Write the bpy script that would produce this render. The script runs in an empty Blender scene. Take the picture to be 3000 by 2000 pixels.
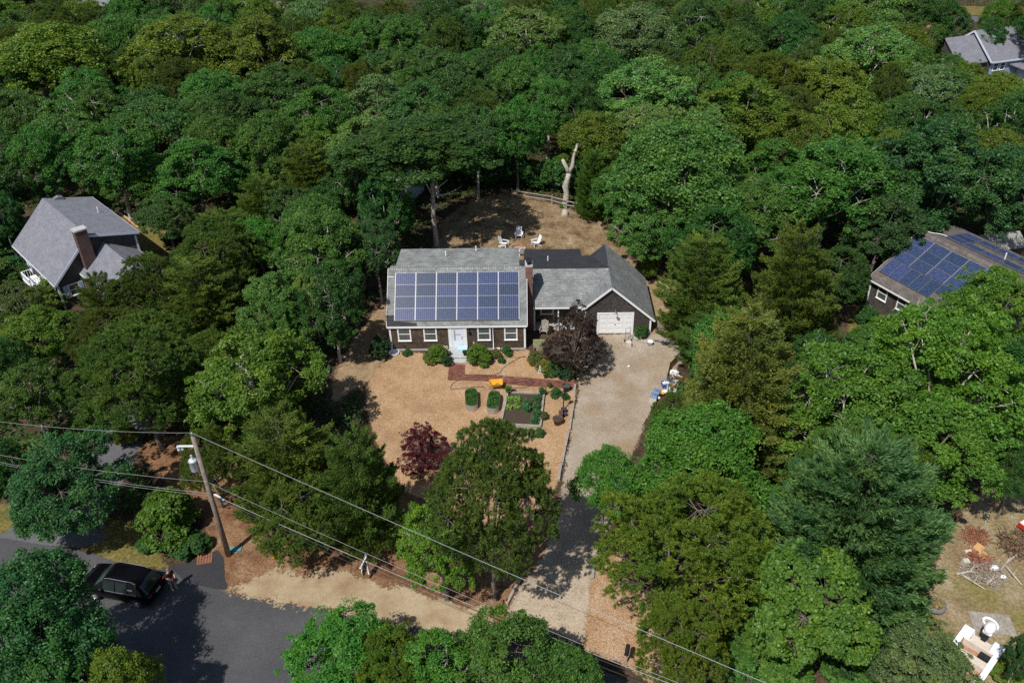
import bpy, math, random
import numpy as np
from mathutils import Vector, Matrix
S=bpy.context.scene; COL=S.collection
R_=math.radians
# ---------------------------------------------------------------- camera, sky, sun, exposure
CAM=np.array([11.71,-58.22,40.41]); FPX=2500.0
_p,_r,_y=R_(34.22),R_(-1.5),R_(-1.63)
FW=np.array([math.sin(_y)*math.cos(_p),math.cos(_y)*math.cos(_p),-math.sin(_p)])
_rt=np.array([math.cos(_y),-math.sin(_y),0.]);_up=np.cross(_rt,FW)
RT=_rt*math.cos(_r)+_up*math.sin(_r); UP=-_rt*math.sin(_r)+_up*math.cos(_r)
cam=bpy.data.cameras.new('camera'); co=bpy.data.objects.new('camera',cam); COL.objects.link(co)
M=Matrix.Identity(4)
for i in range(3):
    M[i][0]=RT[i];M[i][1]=UP[i];M[i][2]=-FW[i];M[i][3]=CAM[i]
co.matrix_world=M; cam.sensor_width=36; cam.lens=FPX/3000*36; cam.clip_end=3000; cam.clip_start=.5
S.camera=co
SUN_EL,SUN_AZ=R_(55.5),R_(33)
W=bpy.data.worlds.new('World'); S.world=W; W.use_nodes=True
nt=W.node_tree; bg=nt.nodes['Background']; sky=nt.nodes.new('ShaderNodeTexSky'); sky.sky_type='NISHITA'; sky.sun_disc=False
sky.sun_elevation=SUN_EL; sky.sun_rotation=math.atan2(-math.sin(SUN_AZ),-math.cos(SUN_AZ))%(2*math.pi)
nt.links.new(sky.outputs[0],bg.inputs[0]); bg.inputs[1].default_value=0.095
sl=bpy.data.lights.new('sun','SUN'); sl.energy=4.8; sl.angle=R_(.53); sl.color=(1,.955,.88)
so=bpy.data.objects.new('sun',sl); COL.objects.link(so); so.location=(-40,-60,90)
so.rotation_euler=Vector((math.sin(SUN_AZ)*math.cos(SUN_EL),math.cos(SUN_AZ)*math.cos(SUN_EL),-math.sin(SUN_EL))).to_track_quat('-Z','Y').to_euler()
S.view_settings.view_transform='Standard'; S.view_settings.look='None'; S.view_settings.exposure=0; S.view_settings.gamma=1
S.cycles.max_bounces=6; S.cycles.diffuse_bounces=3; S.cycles.transmission_bounces=3; S.cycles.transparent_max_bounces=12
S.cycles.use_denoising=False
K=1.27551
def P(x,y,z=0.):
    """ground (or height z) point seen at photo pixel x,y (3000 px wide)"""
    d=FW+RT*(x-1500)/FPX-UP*(y-1000)/FPX
    q=CAM+d*(z-CAM[2])/d[2]; return Vector(q)
def V(x,y,z=0.): return P(x*K,y*K,z)
# ---------------------------------------------------------------- mesh helper
class MB:
    def __init__(s): s.v=[];s.f=[];s.m=[];s.M=Matrix.Identity(4)
    def add(s,vs,fs,m=0):
        b=len(s.v); s.v+= [tuple(s.M@Vector(p)) for p in vs]
        for f in fs: s.f.append(tuple(b+i for i in f)); s.m.append(m)
        return s
    def quad(s,*p,m=0): return s.add(p,[tuple(range(len(p)))],m)
    def box(s,x0,x1,y0,y1,z0,z1,m=0):
        return s.add([(x0,y0,z0),(x1,y0,z0),(x1,y1,z0),(x0,y1,z0),(x0,y0,z1),(x1,y0,z1),(x1,y1,z1),(x0,y1,z1)],
         [(3,2,1,0),(4,5,6,7),(0,1,5,4),(1,2,6,5),(2,3,7,6),(3,0,4,7)],m)
    def cbox(s,c,size,rz=0,rx=0,ry=0,m=0):
        o=s.M; s.M=o@Matrix.Translation(c)@Matrix.Rotation(rz,4,'Z')@Matrix.Rotation(rx,4,'X')@Matrix.Rotation(ry,4,'Y')
        a,b,c2=size[0]/2,size[1]/2,size[2]/2; s.box(-a,a,-b,b,-c2,c2,m); s.M=o; return s
    def beam(s,p,q,w,h,m=0):
        p=Vector(p);q=Vector(q);d=q-p;L=d.length;d.normalize()
        u=Vector((0,0,1)) if abs(d.z)<.95 else Vector((0,1,0))
        a=d.cross(u).normalized()*w/2;b=a.cross(d).normalized()*h/2
        return s.add([p-a-b,p+a-b,p+a+b,p-a+b,q-a-b,q+a-b,q+a+b,q-a+b],[(0,1,2,3),(7,6,5,4),(1,0,4,5),(2,1,5,6),(3,2,6,7),(0,3,7,4)],m)
    def tube(s,pts,r,n=6,m=0,cap=True):
        pts=[Vector(p) for p in pts];rs=r if isinstance(r,(list,tuple)) else [r]*len(pts);vs=[];fs=[]
        pa=None
        for i,p in enumerate(pts):
            d=(pts[min(i+1,len(pts)-1)]-pts[max(i-1,0)]).normalized()
            if pa is None: u=Vector((0,0,1)) if abs(d.z)<.9 else Vector((1,0,0)); a=d.cross(u).normalized()
            else: a=(pa-d*pa.dot(d)).normalized()
            pa=a;b=d.cross(a)
            for k in range(n):
                t=2*math.pi*k/n; vs.append(p+(a*math.cos(t)+b*math.sin(t))*rs[i])
        for i in range(len(pts)-1):
            for k in range(n):
                fs.append((i*n+k,i*n+(k+1)%n,(i+1)*n+(k+1)%n,(i+1)*n+k))
        if cap: fs.append(tuple(range(n))[::-1]); fs.append(tuple(range((len(pts)-1)*n,len(pts)*n)))
        return s.add(vs,fs,m)
    def cyl(s,p,q,r0,r1=None,n=12,m=0): return s.tube([p,q],[r0,r0 if r1 is None else r1],n,m)
    def lathe(s,prof,n=20,c=(0,0,0),m=0,sx=1,sy=1):
        vs=[];fs=[]
        for r,z in prof:
            for k in range(n):
                t=2*math.pi*k/n; vs.append((c[0]+r*math.cos(t)*sx,c[1]+r*math.sin(t)*sy,c[2]+z))
        for i in range(len(prof)-1):
            for k in range(n): fs.append((i*n+k,i*n+(k+1)%n,(i+1)*n+(k+1)%n,(i+1)*n+k))
        return s.add(vs,fs,m)
    def ball(s,c,r,n=10,m=0,jit=0,seed=0):
        if not isinstance(r,(tuple,list)): r=(r,r,r)
        rg=random.Random(seed);vs=[];fs=[];h=max(4,n//2)
        for i in range(h+1):
            for k in range(n):
                a=math.pi*i/h;t=2*math.pi*k/n;j=1+rg.uniform(-jit,jit) if 0<i<h else 1
                vs.append((c[0]+r[0]*j*math.sin(a)*math.cos(t),c[1]+r[1]*j*math.sin(a)*math.sin(t),c[2]+r[2]*j*math.cos(a)))
        for i in range(h):
            for k in range(n): fs.append((i*n+k,(i+1)*n+k,(i+1)*n+(k+1)%n,i*n+(k+1)%n))
        return s.add(vs,fs,m)
    def prism(s,poly,z0,z1,m=0):
        n=len(poly);vs=[(x,y,z0) for x,y in poly]+[(x,y,z1) for x,y in poly]
        return s.add(vs,[tuple(range(n))[::-1],tuple(range(n,2*n))]+[(i,(i+1)%n,n+(i+1)%n,n+i) for i in range(n)],m)
    def prismx(s,poly,x0,x1,m=0):
        n=len(poly);vs=[(x0,y,z) for y,z in poly]+[(x1,y,z) for y,z in poly]
        return s.add(vs,[tuple(range(n)),tuple(range(n,2*n))[::-1]]+[(i,n+i,n+(i+1)%n,(i+1)%n) for i in range(n)],m)
    def prismy(s,poly,y0,y1,m=0):
        n=len(poly);vs=[(x,y0,z) for x,z in poly]+[(x,y1,z) for x,z in poly]
        return s.add(vs,[tuple(range(n)),tuple(range(n,2*n))[::-1]]+[(i,n+i,n+(i+1)%n,(i+1)%n) for i in range(n)],m)
    def slab(s,pts,t,m=0):
        """roof slab: top polygon given, thickness t straight down"""
        n=len(pts);vs=[tuple(p) for p in pts]+[(p[0],p[1],p[2]-t) for p in pts]
        return s.add(vs,[tuple(range(n)),tuple(range(n,2*n))[::-1]]+[(i,n+i,n+(i+1)%n,(i+1)%n) for i in range(n)],m)
    def mesh(s,name,mats,smooth=False):
        me=bpy.data.meshes.new(name); me.from_pydata(s.v,[],s.f)
        for m in (mats if isinstance(mats,(list,tuple)) else [mats]): me.materials.append(m)
        me.polygons.foreach_set('material_index',s.m)
        import bmesh
        bm=bmesh.new();bm.from_mesh(me);bmesh.ops.recalc_face_normals(bm,faces=bm.faces);bm.to_mesh(me);bm.free()
        uv=me.uv_layers.new(name='uv')
        for p in me.polygons:
            nn=p.normal
            if abs(nn.z)>.999: t=Vector((1,0,0));b=Vector((0,1,0))
            else: t=Vector((0,0,1)).cross(nn).normalized();b=nn.cross(t)
            for li in p.loop_indices:
                c=me.vertices[me.loops[li].vertex_index].co; uv.data[li].uv=(c.dot(t),c.dot(b))
            p.use_smooth=smooth
        return me
    def build(s,name,mats,parent=None,smooth=False,label=None,loc=None):
        o=bpy.data.objects.new(name,s.mesh(name,mats,smooth)); COL.objects.link(o)
        if parent: o.parent=parent
        if label: o['label']=label
        if loc is not None: o.location=loc
        return o
def thing(name,label,cat,loc=(0,0,0),rz=0,group=None):
    o=bpy.data.objects.new(name,None);COL.objects.link(o);o.location=loc;o.rotation_euler=(0,0,rz);o.empty_display_size=.2
    return tag(o,label,cat,group)
def tag(o,label,cat,group=None):
    o['label']=label;o['category']=cat
    if group:o['group']=group
    return o
def copy_tree(o,parent=None):
    c=o.copy();COL.objects.link(c)
    if parent: c.parent=parent
    for ch in o.children: copy_tree(ch,c)
    return c
# ---------------------------------------------------------------- materials
class N:
    def __init__(s,name):
        s.mat=bpy.data.materials.new(name);s.mat.use_nodes=True;s.t=s.mat.node_tree;s.b=s.t.nodes['Principled BSDF'];s.out=s.t.nodes['Material Output']
    def n(s,typ,**kw):
        x=s.t.nodes.new('ShaderNode'+typ)
        for k,v in kw.items():
            if k.startswith('i_'): x.inputs[int(k[2:]) if k[2:].isdigit() else k[2:].replace('_',' ')].default_value=v
            else: setattr(x,k,v)
        return x
    def l(s,a,b): s.t.links.new(a,b)
    def ramp(s,src,stops):
        r=s.n('ValToRGB');e=r.color_ramp.elements
        while len(e)<len(stops): e.new(.5)
        for q,(p,c) in zip(e,stops): q.position=p;q.color=(*c,1)
        s.l(src,r.inputs[0]);return r.outputs[0]
    def mix(s,f,a,b,typ='MIX'):
        m=s.n('MixRGB',blend_type=typ)
        for i,x in enumerate((f,a,b)):
            if isinstance(x,(int,float)): m.inputs[i].default_value=x
            elif isinstance(x,tuple): m.inputs[i].default_value=(*x,1)
            else: s.l(x,m.inputs[i])
        return m.outputs[0]
    def noise(s,scale,detail=4,vec=None,rough=.6):
        x=s.n('TexNoise');x.inputs['Scale'].default_value=scale;x.inputs['Detail'].default_value=detail;x.inputs['Roughness'].default_value=rough
        if vec is not None:s.l(vec,x.inputs['Vector'])
        return x.outputs['Fac']
    def bump(s,src,st,dist=.02):
        b=s.n('Bump');b.inputs['Strength'].default_value=st;b.inputs['Distance'].default_value=dist;s.l(src,b.inputs['Height']);s.l(b.outputs[0],s.b.inputs['Normal'])
    def math(s,op,a,b=0.):
        m=s.n('Math',operation=op)
        for i,x in enumerate((a,b)):
            if isinstance(x,(int,float)): m.inputs[i].default_value=x
            else: s.l(x,m.inputs[i])
        return m.outputs[0]
def plain(name,c,rough=.6,metal=0,var=.25,scale=3,spec=.3):
    m=N(name);tc=m.n('TexCoord').outputs['Object']
    f=m.noise(scale,5,tc)
    m.l(m.mix(1,m.ramp(f,[(.3,tuple(x*(1-var) for x in c)),(.7,tuple(min(1,x*(1+var)) for x in c))]),(1,1,1),'MULTIPLY'),m.b.inputs['Base Color'])
    m.b.inputs['Roughness'].default_value=rough;m.b.inputs['Metallic'].default_value=metal;m.b.inputs['Specular IOR Level'].default_value=spec
    return m.mat
def shingle(name,c1,c2,mort,w,h,rough=.85,patch=.5,gap=.012,var=.5):
    m=N(name);uv=m.n('TexCoord').outputs['UV']
    br=m.n('TexBrick',offset=.5,squash=1.0);br.inputs['Scale'].default_value=1;br.inputs['Brick Width'].default_value=w;br.inputs['Row Height'].default_value=h
    br.inputs['Mortar Size'].default_value=gap;br.inputs['Mortar Smooth'].default_value=.3;br.inputs['Bias'].default_value=0
    br.inputs['Color1'].default_value=(*c1,1);br.inputs['Color2'].default_value=(*c2,1);br.inputs['Mortar'].default_value=(*mort,1)
    m.l(uv,br.inputs['Vector'])
    f=m.noise(.9,4,uv);f2=m.noise(9,3,uv)
    c=m.mix(1,br.outputs['Color'],m.ramp(f,[(.3,(1-patch*.5,)*3),(.7,(1+patch*.3,)*3)]),'MULTIPLY')
    c=m.mix(1,c,m.ramp(f2,[(.3,(1-var*.5,)*3),(.7,(1+var*.4,)*3)]),'MULTIPLY')
    m.l(c,m.b.inputs['Base Color']);m.b.inputs['Roughness'].default_value=rough;m.b.inputs['Specular IOR Level'].default_value=.2
    m.bump(br.outputs['Fac'],-.4,.02)
    return m.mat
WHITE=plain('white_paint',(.78,.79,.8),.5,var=.04)
ROOF_L=shingle('roof_light',(.30,.315,.305),(.21,.225,.22),(.12,.13,.13),.31,.15,patch=.8,var=.7)
ROOF_G=shingle('roof_grey',(.275,.288,.29),(.19,.20,.20),(.09,.10,.10),.31,.145,patch=.6,var=.55)
ROOF_D=shingle('roof_charcoal',(.052,.056,.064),(.036,.039,.046),(.02,.022,.025),.31,.145)
ROOF_B=shingle('roof_bluegrey',(.23,.235,.27),(.18,.185,.215),(.10,.105,.12),.31,.16,patch=.3,var=.3)
ROOF_BR=shingle('roof_brown',(.17,.15,.14),(.115,.10,.095),(.06,.052,.05),.31,.145)
WALL_S=shingle('wall_shingles',(.155,.115,.085),(.085,.062,.048),(.03,.023,.019),.16,.125,gap=.016,patch=.9)
WALL_T=shingle('wall_shingles_grey',(.155,.14,.125),(.085,.076,.068),(.022,.019,.018),.15,.13,gap=.02,patch=.6)
WALL_G=shingle('garage_shingles',(.135,.12,.108),(.072,.063,.058),(.024,.021,.02),.15,.13,gap=.02,patch=.6)
BRICK=shingle('chimney_brick',(.25,.085,.055),(.15,.05,.038),(.27,.22,.19),.21,.075,gap=.012)
PATHB=shingle('path_brick',(.26,.095,.065),(.10,.042,.036),(.15,.085,.06),.20,.10,gap=.008,patch=.8)
CONC=plain('concrete',(.42,.41,.39),.8,var=.15)
FLASH=plain('dull_metal',(.18,.27,.29),.5,.3)
DARKM=plain('black_metal',(.018,.018,.02),.45)
ALU=plain('galvanised',(.5,.52,.54),.35,.8,var=.12)
GLASS=plain('window_glass',(.05,.06,.065),.07,spec=.6,var=.5,scale=2)
def solar():
    m=N('solar_cells');uv=m.n('TexCoord').outputs['UV']
    br=m.n('TexBrick',offset=0.0);br.inputs['Scale'].default_value=1;br.inputs['Brick Width'].default_value=.161;br.inputs['Row Height'].default_value=.161
    br.inputs['Mortar Size'].default_value=.0048;br.inputs['Mortar Smooth'].default_value=.1
    br.inputs['Color1'].default_value=(.012,.036,.115,1);br.inputs['Color2'].default_value=(.014,.028,.085,1);br.inputs['Mortar'].default_value=(.27,.30,.37,1)
    m.l(uv,br.inputs['Vector'])
    oi=m.n('ObjectInfo').outputs['Random']
    hs=m.n('HueSaturation');m.l(br.outputs['Color'],hs.inputs['Color'])
    m.l(m.math('ADD',m.math('MULTIPLY',oi,.024),.488),hs.inputs['Hue']);m.l(m.math('ADD',m.math('MULTIPLY',oi,.5),.75),hs.inputs['Value'])
    f=m.noise(3,3,uv)
    m.l(m.mix(1,hs.outputs[0],m.ramp(f,[(.3,(.75,.75,.8)),(.7,(1.15,1.15,1.1))]),'MULTIPLY'),m.b.inputs['Base Color'])
    m.b.inputs['Roughness'].default_value=.3;m.b.inputs['Specular IOR Level'].default_value=.12
    return m.mat
SOLAR=solar()
PFRAME=plain('panel_frame',(.25,.25,.27),.4,.3,var=.05)
BARK=plain('bark',(.16,.135,.115),.9,var=.5,scale=8)
BARKG=plain('pale_bark',(.40,.37,.33),.9,var=.45,scale=5)
TIMBER=plain('weathered_timber',(.30,.27,.235),.85,var=.35,scale=6)
def ground(name,stops,nscale,speck=None,sps=14,streak=None,amp=None,big=None,bumpst=.5,rough=.95):
    """soil material: noise ramp + voronoi chips; with amp the sheet's own ragged outline (attribute 'sd')"""
    m=N(name);tc=m.n('TexCoord').outputs['Object'];vec=tc
    if streak:
        mp=m.n('Mapping');mp.inputs['Scale'].default_value=streak;m.l(tc,mp.inputs['Vector']);vec=mp.outputs[0]
    f=m.noise(nscale,8,vec,.65);c=m.ramp(f,stops)
    if big: c=m.mix(m.ramp(m.noise(big[0],5,tc),[(big[2],(0,0,0)),(big[3],(1,1,1))]),c,big[1])
    h=f
    if speck:
        vo=m.n('TexVoronoi');vo.inputs['Scale'].default_value=sps;m.l(tc,vo.inputs['Vector'])
        sep=m.n('SeparateColor');m.l(vo.outputs['Color'],sep.inputs[0])
        k=m.ramp(sep.outputs[0],speck);c=m.mix(1,c,k,'MULTIPLY');h=sep.outputs[1]
    m.l(c,m.b.inputs['Base Color']);m.b.inputs['Roughness'].default_value=rough;m.b.inputs['Specular IOR Level'].default_value=.15
    m.bump(h,bumpst,.03)
    if amp is not None:
        at=m.n('Attribute',attribute_name='sd');n1=m.noise(.9,6,tc,.7)
        n2=m.noise(7,4,tc,.8)
        s=m.math('ADD',m.math('ADD',at.outputs['Fac'],m.math('MULTIPLY',m.math('SUBTRACT',n1,.5),amp*3.0)),m.math('MULTIPLY',m.math('SUBTRACT',n2,.5),min(amp*3.2,1.8)))
        a=m.math('GREATER_THAN',s,0.)
        tr=m.n('BsdfTransparent');mx=m.n('MixShader');m.l(a,mx.inputs[0]);m.l(tr.outputs[0],mx.inputs[1]);m.l(m.b.outputs[0],mx.inputs[2]);m.l(mx.outputs[0],m.out.inputs[0])
    return m.mat
CLEAR=[]
def sheet(name,pts,z,mat,cell=.3,pad=1.2):
    """ground sheet on a grid; attribute sd = signed distance to its outline"""
    A=np.array([(p[0],p[1]) for p in pts])
    CLEAR.append((A,.5))
    lo=A.min(0)-pad;hi=A.max(0)+pad
    nx=int((hi[0]-lo[0])/cell)+2;ny=int((hi[1]-lo[1])/cell)+2
    gx,gy=np.meshgrid(lo[0]+np.arange(nx)*cell,lo[1]+np.arange(ny)*cell);Q=np.stack([gx.ravel(),gy.ravel()],1)
    d=np.full(len(Q),1e9);ins=np.zeros(len(Q),bool)
    for i in range(len(A)):
        a=A[i-1];b=A[i];e=b-a;t=np.clip(((Q-a)@e)/(e@e),0,1);d=np.minimum(d,np.linalg.norm(Q-a-t[:,None]*e,axis=1))
        if a[1]!=b[1]:
            c=((a[1]>Q[:,1])!=(b[1]>Q[:,1]))&(Q[:,0]<(b[0]-a[0])*(Q[:,1]-a[1])/(b[1]-a[1])+a[0]);ins^=c
    sd=np.where(ins,d,-d);G=sd.reshape(ny,nx)
    keep=np.maximum(np.maximum(G[:-1,:-1],G[1:,:-1]),np.maximum(G[:-1,1:],G[1:,1:]))>-pad
    jj,ii=np.nonzero(keep);i0=jj*nx+ii;F=np.stack([i0,i0+1,i0+nx+1,i0+nx],1)
    us,inv=np.unique(F.ravel(),return_inverse=True);Vv=np.column_stack([Q[us],np.full(len(us),z)])
    me=npmesh(name,Vv,inv.reshape(-1,4));at=me.attributes.new('sd','FLOAT','POINT');at.data.foreach_set('value',sd[us].astype(np.float32))
    me.materials.append(mat);o=bpy.data.objects.new(name,me);COL.objects.link(o);o['kind']='structure';return o
def npmesh(name,Vv,F):
    me=bpy.data.meshes.new(name);k=F.shape[1]
    me.vertices.add(len(Vv));me.vertices.foreach_set('co',np.asarray(Vv,np.float32).ravel())
    me.loops.add(F.size);me.loops.foreach_set('vertex_index',F.ravel().astype(np.int32))
    me.polygons.add(len(F));me.polygons.foreach_set('loop_start',np.arange(0,F.size,k,dtype=np.int32));me.polygons.foreach_set('loop_total',np.full(len(F),k,np.int32))
    me.update(calc_edges=True);return me
# ---------------------------------------------------------------- ground, road, yard
g=MB();g.quad((-700,-300,0),(700,-300,0),(700,1100,0),(-700,1100,0))
FLOOR=ground('forest_floor',[(.3,(.04,.03,.02)),(.55,(.08,.056,.036)),(.75,(.125,.09,.055))],.8,[(0,(.55,.55,.55)),(1,(1.3,1.25,1.2))],9)
o=g.build('ground',FLOOR);o['kind']='structure'
def VP(*q): return [V(x,y) for x,y in q]
STRAW=ground('pine_straw',[(.3,(0.131,0.068,0.037)),(.5,(0.204,0.109,0.059)),(.72,(0.287,0.174,0.100))],.7,[(0,(.6,.58,.55)),(1,(1.25,1.25,1.25))],13,amp=.35,big=(.45,(.34,.235,.14),.5,.75))
CHIPS=ground('wood_chips',[(.3,(0.304,0.186,0.099)),(.5,(0.397,0.257,0.144)),(.7,(0.447,0.310,0.190))],.6,[(0,(.5,.46,.42)),(.3,(.88,.85,.82)),(.85,(1.08,1.08,1.08)),(1,(1.6,1.7,1.85))],26,amp=.25,big=(.35,(.30,.195,.115),.5,.75),bumpst=.3)
CHIPS2=ground('sparse_chips',[(.3,(0.296,0.174,0.096)),(.5,(0.392,0.252,0.148)),(.7,(0.452,0.322,0.217))],.6,[(0,(.5,.46,.42)),(.3,(.88,.85,.82)),(.85,(1.08,1.08,1.08)),(1,(1.6,1.7,1.85))],22,amp=.35)
SAND=ground('sand',[(.3,(0.329,0.253,0.156)),(.6,(0.412,0.328,0.217)),(.8,(0.434,0.357,0.244))],.5,[(0,(.85,.85,.85)),(1,(1.08,1.08,1.08))],22,amp=.9,bumpst=.3,big=(.55,(.27,.175,.10),.47,.72))
DRIVE=ground('shell_gravel',[(.3,(0.283,0.230,0.170)),(.5,(0.360,0.300,0.233)),(.7,(0.406,0.344,0.275))],.55,[(0,(.5,.48,.45)),(.2,(.9,.9,.88)),(.9,(1.05,1.05,1.05)),(1,(1.25,1.25,1.3))],24,amp=.3,big=(.3,(.30,.215,.135),.48,.72))
APRON=ground('pale_shell',[(.3,(0.329,0.260,0.186)),(.5,(0.424,0.345,0.258)),(.7,(0.471,0.394,0.299))],.8,[(0,(.6,.58,.55)),(.3,(.95,.95,.95)),(1,(1.2,1.2,1.2))],22,amp=.6)
SOIL=ground('bare_soil',[(.3,(0.217,0.152,0.087)),(.55,(0.313,0.226,0.135)),(.75,(0.374,0.287,0.187))],.9,[(0,(.7,.68,.65)),(1,(1.2,1.2,1.2))],9,amp=.5)
YARD=ground('dry_yard',[(.28,(0.131,0.087,0.048)),(.45,(0.226,0.161,0.091)),(.6,(0.287,0.217,0.131)),(.78,(0.365,0.313,0.226))],.75,[(0,(.65,.62,.6)),(1,(1.25,1.25,1.25))],8,streak=(1,.45,1),amp=.8,big=(.55,(.105,.065,.04),.5,.68))
SIDE=ground('worn_yard',[(.28,(0.174,0.126,0.070)),(.48,(0.261,0.196,0.117)),(.6,(0.313,0.252,0.165)),(.8,(0.383,0.331,0.252))],.6,[(0,(.7,.7,.65)),(1,(1.2,1.2,1.2))],9,streak=(1,.6,1),amp=.7,big=(.3,(.2,.175,.06),.5,.68))
LAWN=ground('dry_grass',[(.3,(0.096,0.091,0.026)),(.55,(0.174,0.144,0.048)),(.75,(0.244,0.183,0.078))],1.1,[(0,(.6,.62,.55)),(1,(1.25,1.25,1.2))],10,amp=.5)
ASPH=ground('asphalt',[(.3,(.058,.059,.064)),(.55,(.078,.079,.084)),(.75,(.098,.098,.102))],.3,[(0,(.75,.75,.75)),(1,(1.25,1.25,1.25))],30,amp=.05,bumpst=.25,rough=.8)
ASPH2=ground('old_asphalt',[(.3,(.10,.102,.112)),(.6,(.125,.127,.137)),(.8,(.15,.15,.155))],.5,[(0,(.8,.8,.8)),(1,(1.2,1.2,1.2))],26,amp=.08,bumpst=.25,rough=.85)
ASPH3=ground('new_asphalt',[(.3,(.036,.037,.042)),(.8,(.05,.05,.056))],.6,[(0,(.75,.75,.75)),(1,(1.25,1.25,1.25))],30,amp=.04,bumpst=.25,rough=.75)
sheet('pine_straw_ground',VP((470,1200),(300,1020),(420,1000),(620,1160),(830,1130),(1010,1100),(1280,1140),(1330,1330),(1180,1430),(1090,1440),(900,1420),(620,1380),(505,1370)),.004,STRAW)
sheet('needle_bed',VP((1940,1440),(2080,1370),(2140,1400),(2110,1460),(1990,1540),(1930,1500)),.008,STRAW)
sheet('sand_path',VP((905,660),(893,740),(897,815),(860,870),(800,900),(770,930),(760,880),(800,800),(850,730),(870,690)),.008,SOIL)
sheet('wood_chip_yard',VP((860,850),(905,808),(1080,815),(1215,803),(1235,850),(1318,868),(1326,900),(1308,990),(1282,1110),(1230,1180),(1100,1200),(930,1130),(870,1030),(845,950),(840,890)),.012,CHIPS)
sheet('back_yard',VP((960,640),(985,580),(1010,510),(1085,458),(1175,440),(1290,470),(1400,510),(1470,560),(1520,610),(1550,680),(1500,720),(1460,640),(1400,600),(1000,640)),.008,YARD)
sheet('garage_side_yard',VP((1460,650),(1530,640),(1590,700),(1580,790),(1530,800),(1495,770),(1500,700)),.012,SOIL)
sheet('driveway',VP((1340,770),(1500,765),(1560,780),(1566,830),(1530,890),(1500,930),(1468,1000),(1440,1080),(1410,1180),(1375,1270),(1365,1370),(1345,1470),(1250,1440),(1160,1415),(1190,1350),(1245,1280),(1282,1190),(1296,1090),(1312,990),(1330,900),(1322,850)),.016,DRIVE)
sheet('driveway_apron',VP((1195,1350),(1270,1300),(1350,1290),(1362,1380),(1345,1480),(1260,1450),(1165,1420)),.020,APRON)
sheet('roadside_chips',VP((1362,1290),(1420,1260),(1500,1400),(1575,1500),(1620,1600),(1540,1600),(1440,1530),(1340,1490)),.024,CHIPS2)
sheet('sand_verge',VP((530,1352),(600,1318),(650,1308),(700,1325),(760,1305),(840,1332),(900,1345),(1010,1380),(1125,1395),(1140,1430),(1085,1452),(985,1450),(900,1425),(760,1403),(600,1377)),.028,SAND)
sheet('side_yard',VP((2090,1420),(2170,1240),(2240,1140),(2300,1090),(2450,1080),(2480,1420),(2400,1640),(2200,1620),(2000,1560),(1975,1470)),.004,SIDE)
sheet('side_lawn',VP((1985,1500),(2060,1440),(2130,1400),(2160,1430),(2200,1520),(2110,1560),(1990,1570)),.008,LAWN)
sheet('path_lawn',VP((1765,1015),(1790,985),(1835,1000),(1825,1090),(1765,1090)),.004,LAWN)
sheet('grass_strip',VP((1945,730),(1975,695),(2010,720),(1985,770),(1950,770)),.004,LAWN)
sheet('corner_lawn',VP((235,1190),(330,1200),(385,1300),(300,1310),(200,1265)),.004,LAWN)
sheet('verge_lawn',VP((-60,1170),(60,1150),(80,1195),(-20,1250),(-80,1240)),.004,LAWN)
sheet('left_back_lawn',VP((270,505),(330,470),(400,540),(380,590),(330,610)),.004,LAWN)
sheet('far_clearing',VP((20,398),(65,395),(70,410),(15,412)),.004,LAWN)
sheet('road',VP((-160,1232),(10,1236),(200,1268),(330,1310),(395,1305),(430,1330),(515,1358),(600,1376),(760,1402),(900,1424),(1000,1450),(1130,1478),(1330,1515),(1410,1550),(1520,1600),(1700,1700),(1500,1850),(-500,1850)),.012,ASPH,cell=.25)
sheet('road_patch',VP((388,1300),(440,1290),(500,1262),(514,1280),(517,1330),(528,1356),(480,1350),(420,1330)),.016,ASPH3,cell=.15)
sheet('left_driveway',VP((-100,1225),(5,1228),(60,1185),(140,1150),(300,900),(340,860),(380,880),(300,1080),(215,1200),(245,1240),(180,1258),(45,1246)),.008,ASPH2,cell=.25)
sheet('far_street',[V(2050,25),V(2180,38),V(2420,38),V(2420,52),V(2180,50),V(2040,36)],.004,ASPH2,cell=.6)
sheet('far_verge',[V(2050,8),V(2420,22),V(2420,36),V(2180,36),V(2050,24)],.008,LAWN,cell=.6)
# brick walk: a real slab of bricks
def walk():
    m=MB();pts=[V(*p) for p in ((1032,837),(1068,838),(1068,860),(1130,861),(1250,871),(1322,877),(1318,893),(1200,886),(1110,875),(1028,873))]
    m.prism([(p.x,p.y) for p in pts][::-1],.0,.035);return m.build('brick_walk',PATHB)
walk()['kind']='structure'
# ---------------------------------------------------------------- main house
H=thing('shingle_house','grey roofed shingle house with a blue solar array, brick chimney and attached garage','house')
def part(mb,name,mats,parent=H,smooth=False,label=None): return mb.build(name,mats,parent,smooth,label)
TAN=math.tan(R_(43));CS,SN=math.cos(R_(43)),math.sin(R_(43))
HW=11.17
def roofp(x,d,off=0): return (x,-.12+d*CS-off*SN,2.46+d*SN+off*CS)
m=MB();m.box(-.03,HW+.03,-.03,7.25,0,.16)
m.box(11.82,15.95,4.15,11.2,0,.12);m.box(16.05,21.8,2.14,9.3,0,.08);part(m,'foundation',CONC)
m=MB();m.prismx([(0,.16),(7.2,.16),(7.2,2.3),(3.55,5.72),(0,2.34)],0,HW);part(m,'wall',WALL_S,label='dark brown shingled walls')
m=MB();m.slab([(-.15,-.12,2.46),(HW+.15,-.12,2.46),(HW+.15,3.55,5.88),(-.15,3.55,5.88)],.13);part(m,'roof',ROOF_G)
m=MB();m.slab([(-.15,3.552,5.88),(HW+.15,3.552,5.88),(HW+.15,7.35,2.34),(-.15,7.35,2.34)],.13);part(m,'rear_roof',ROOF_D)
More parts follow.
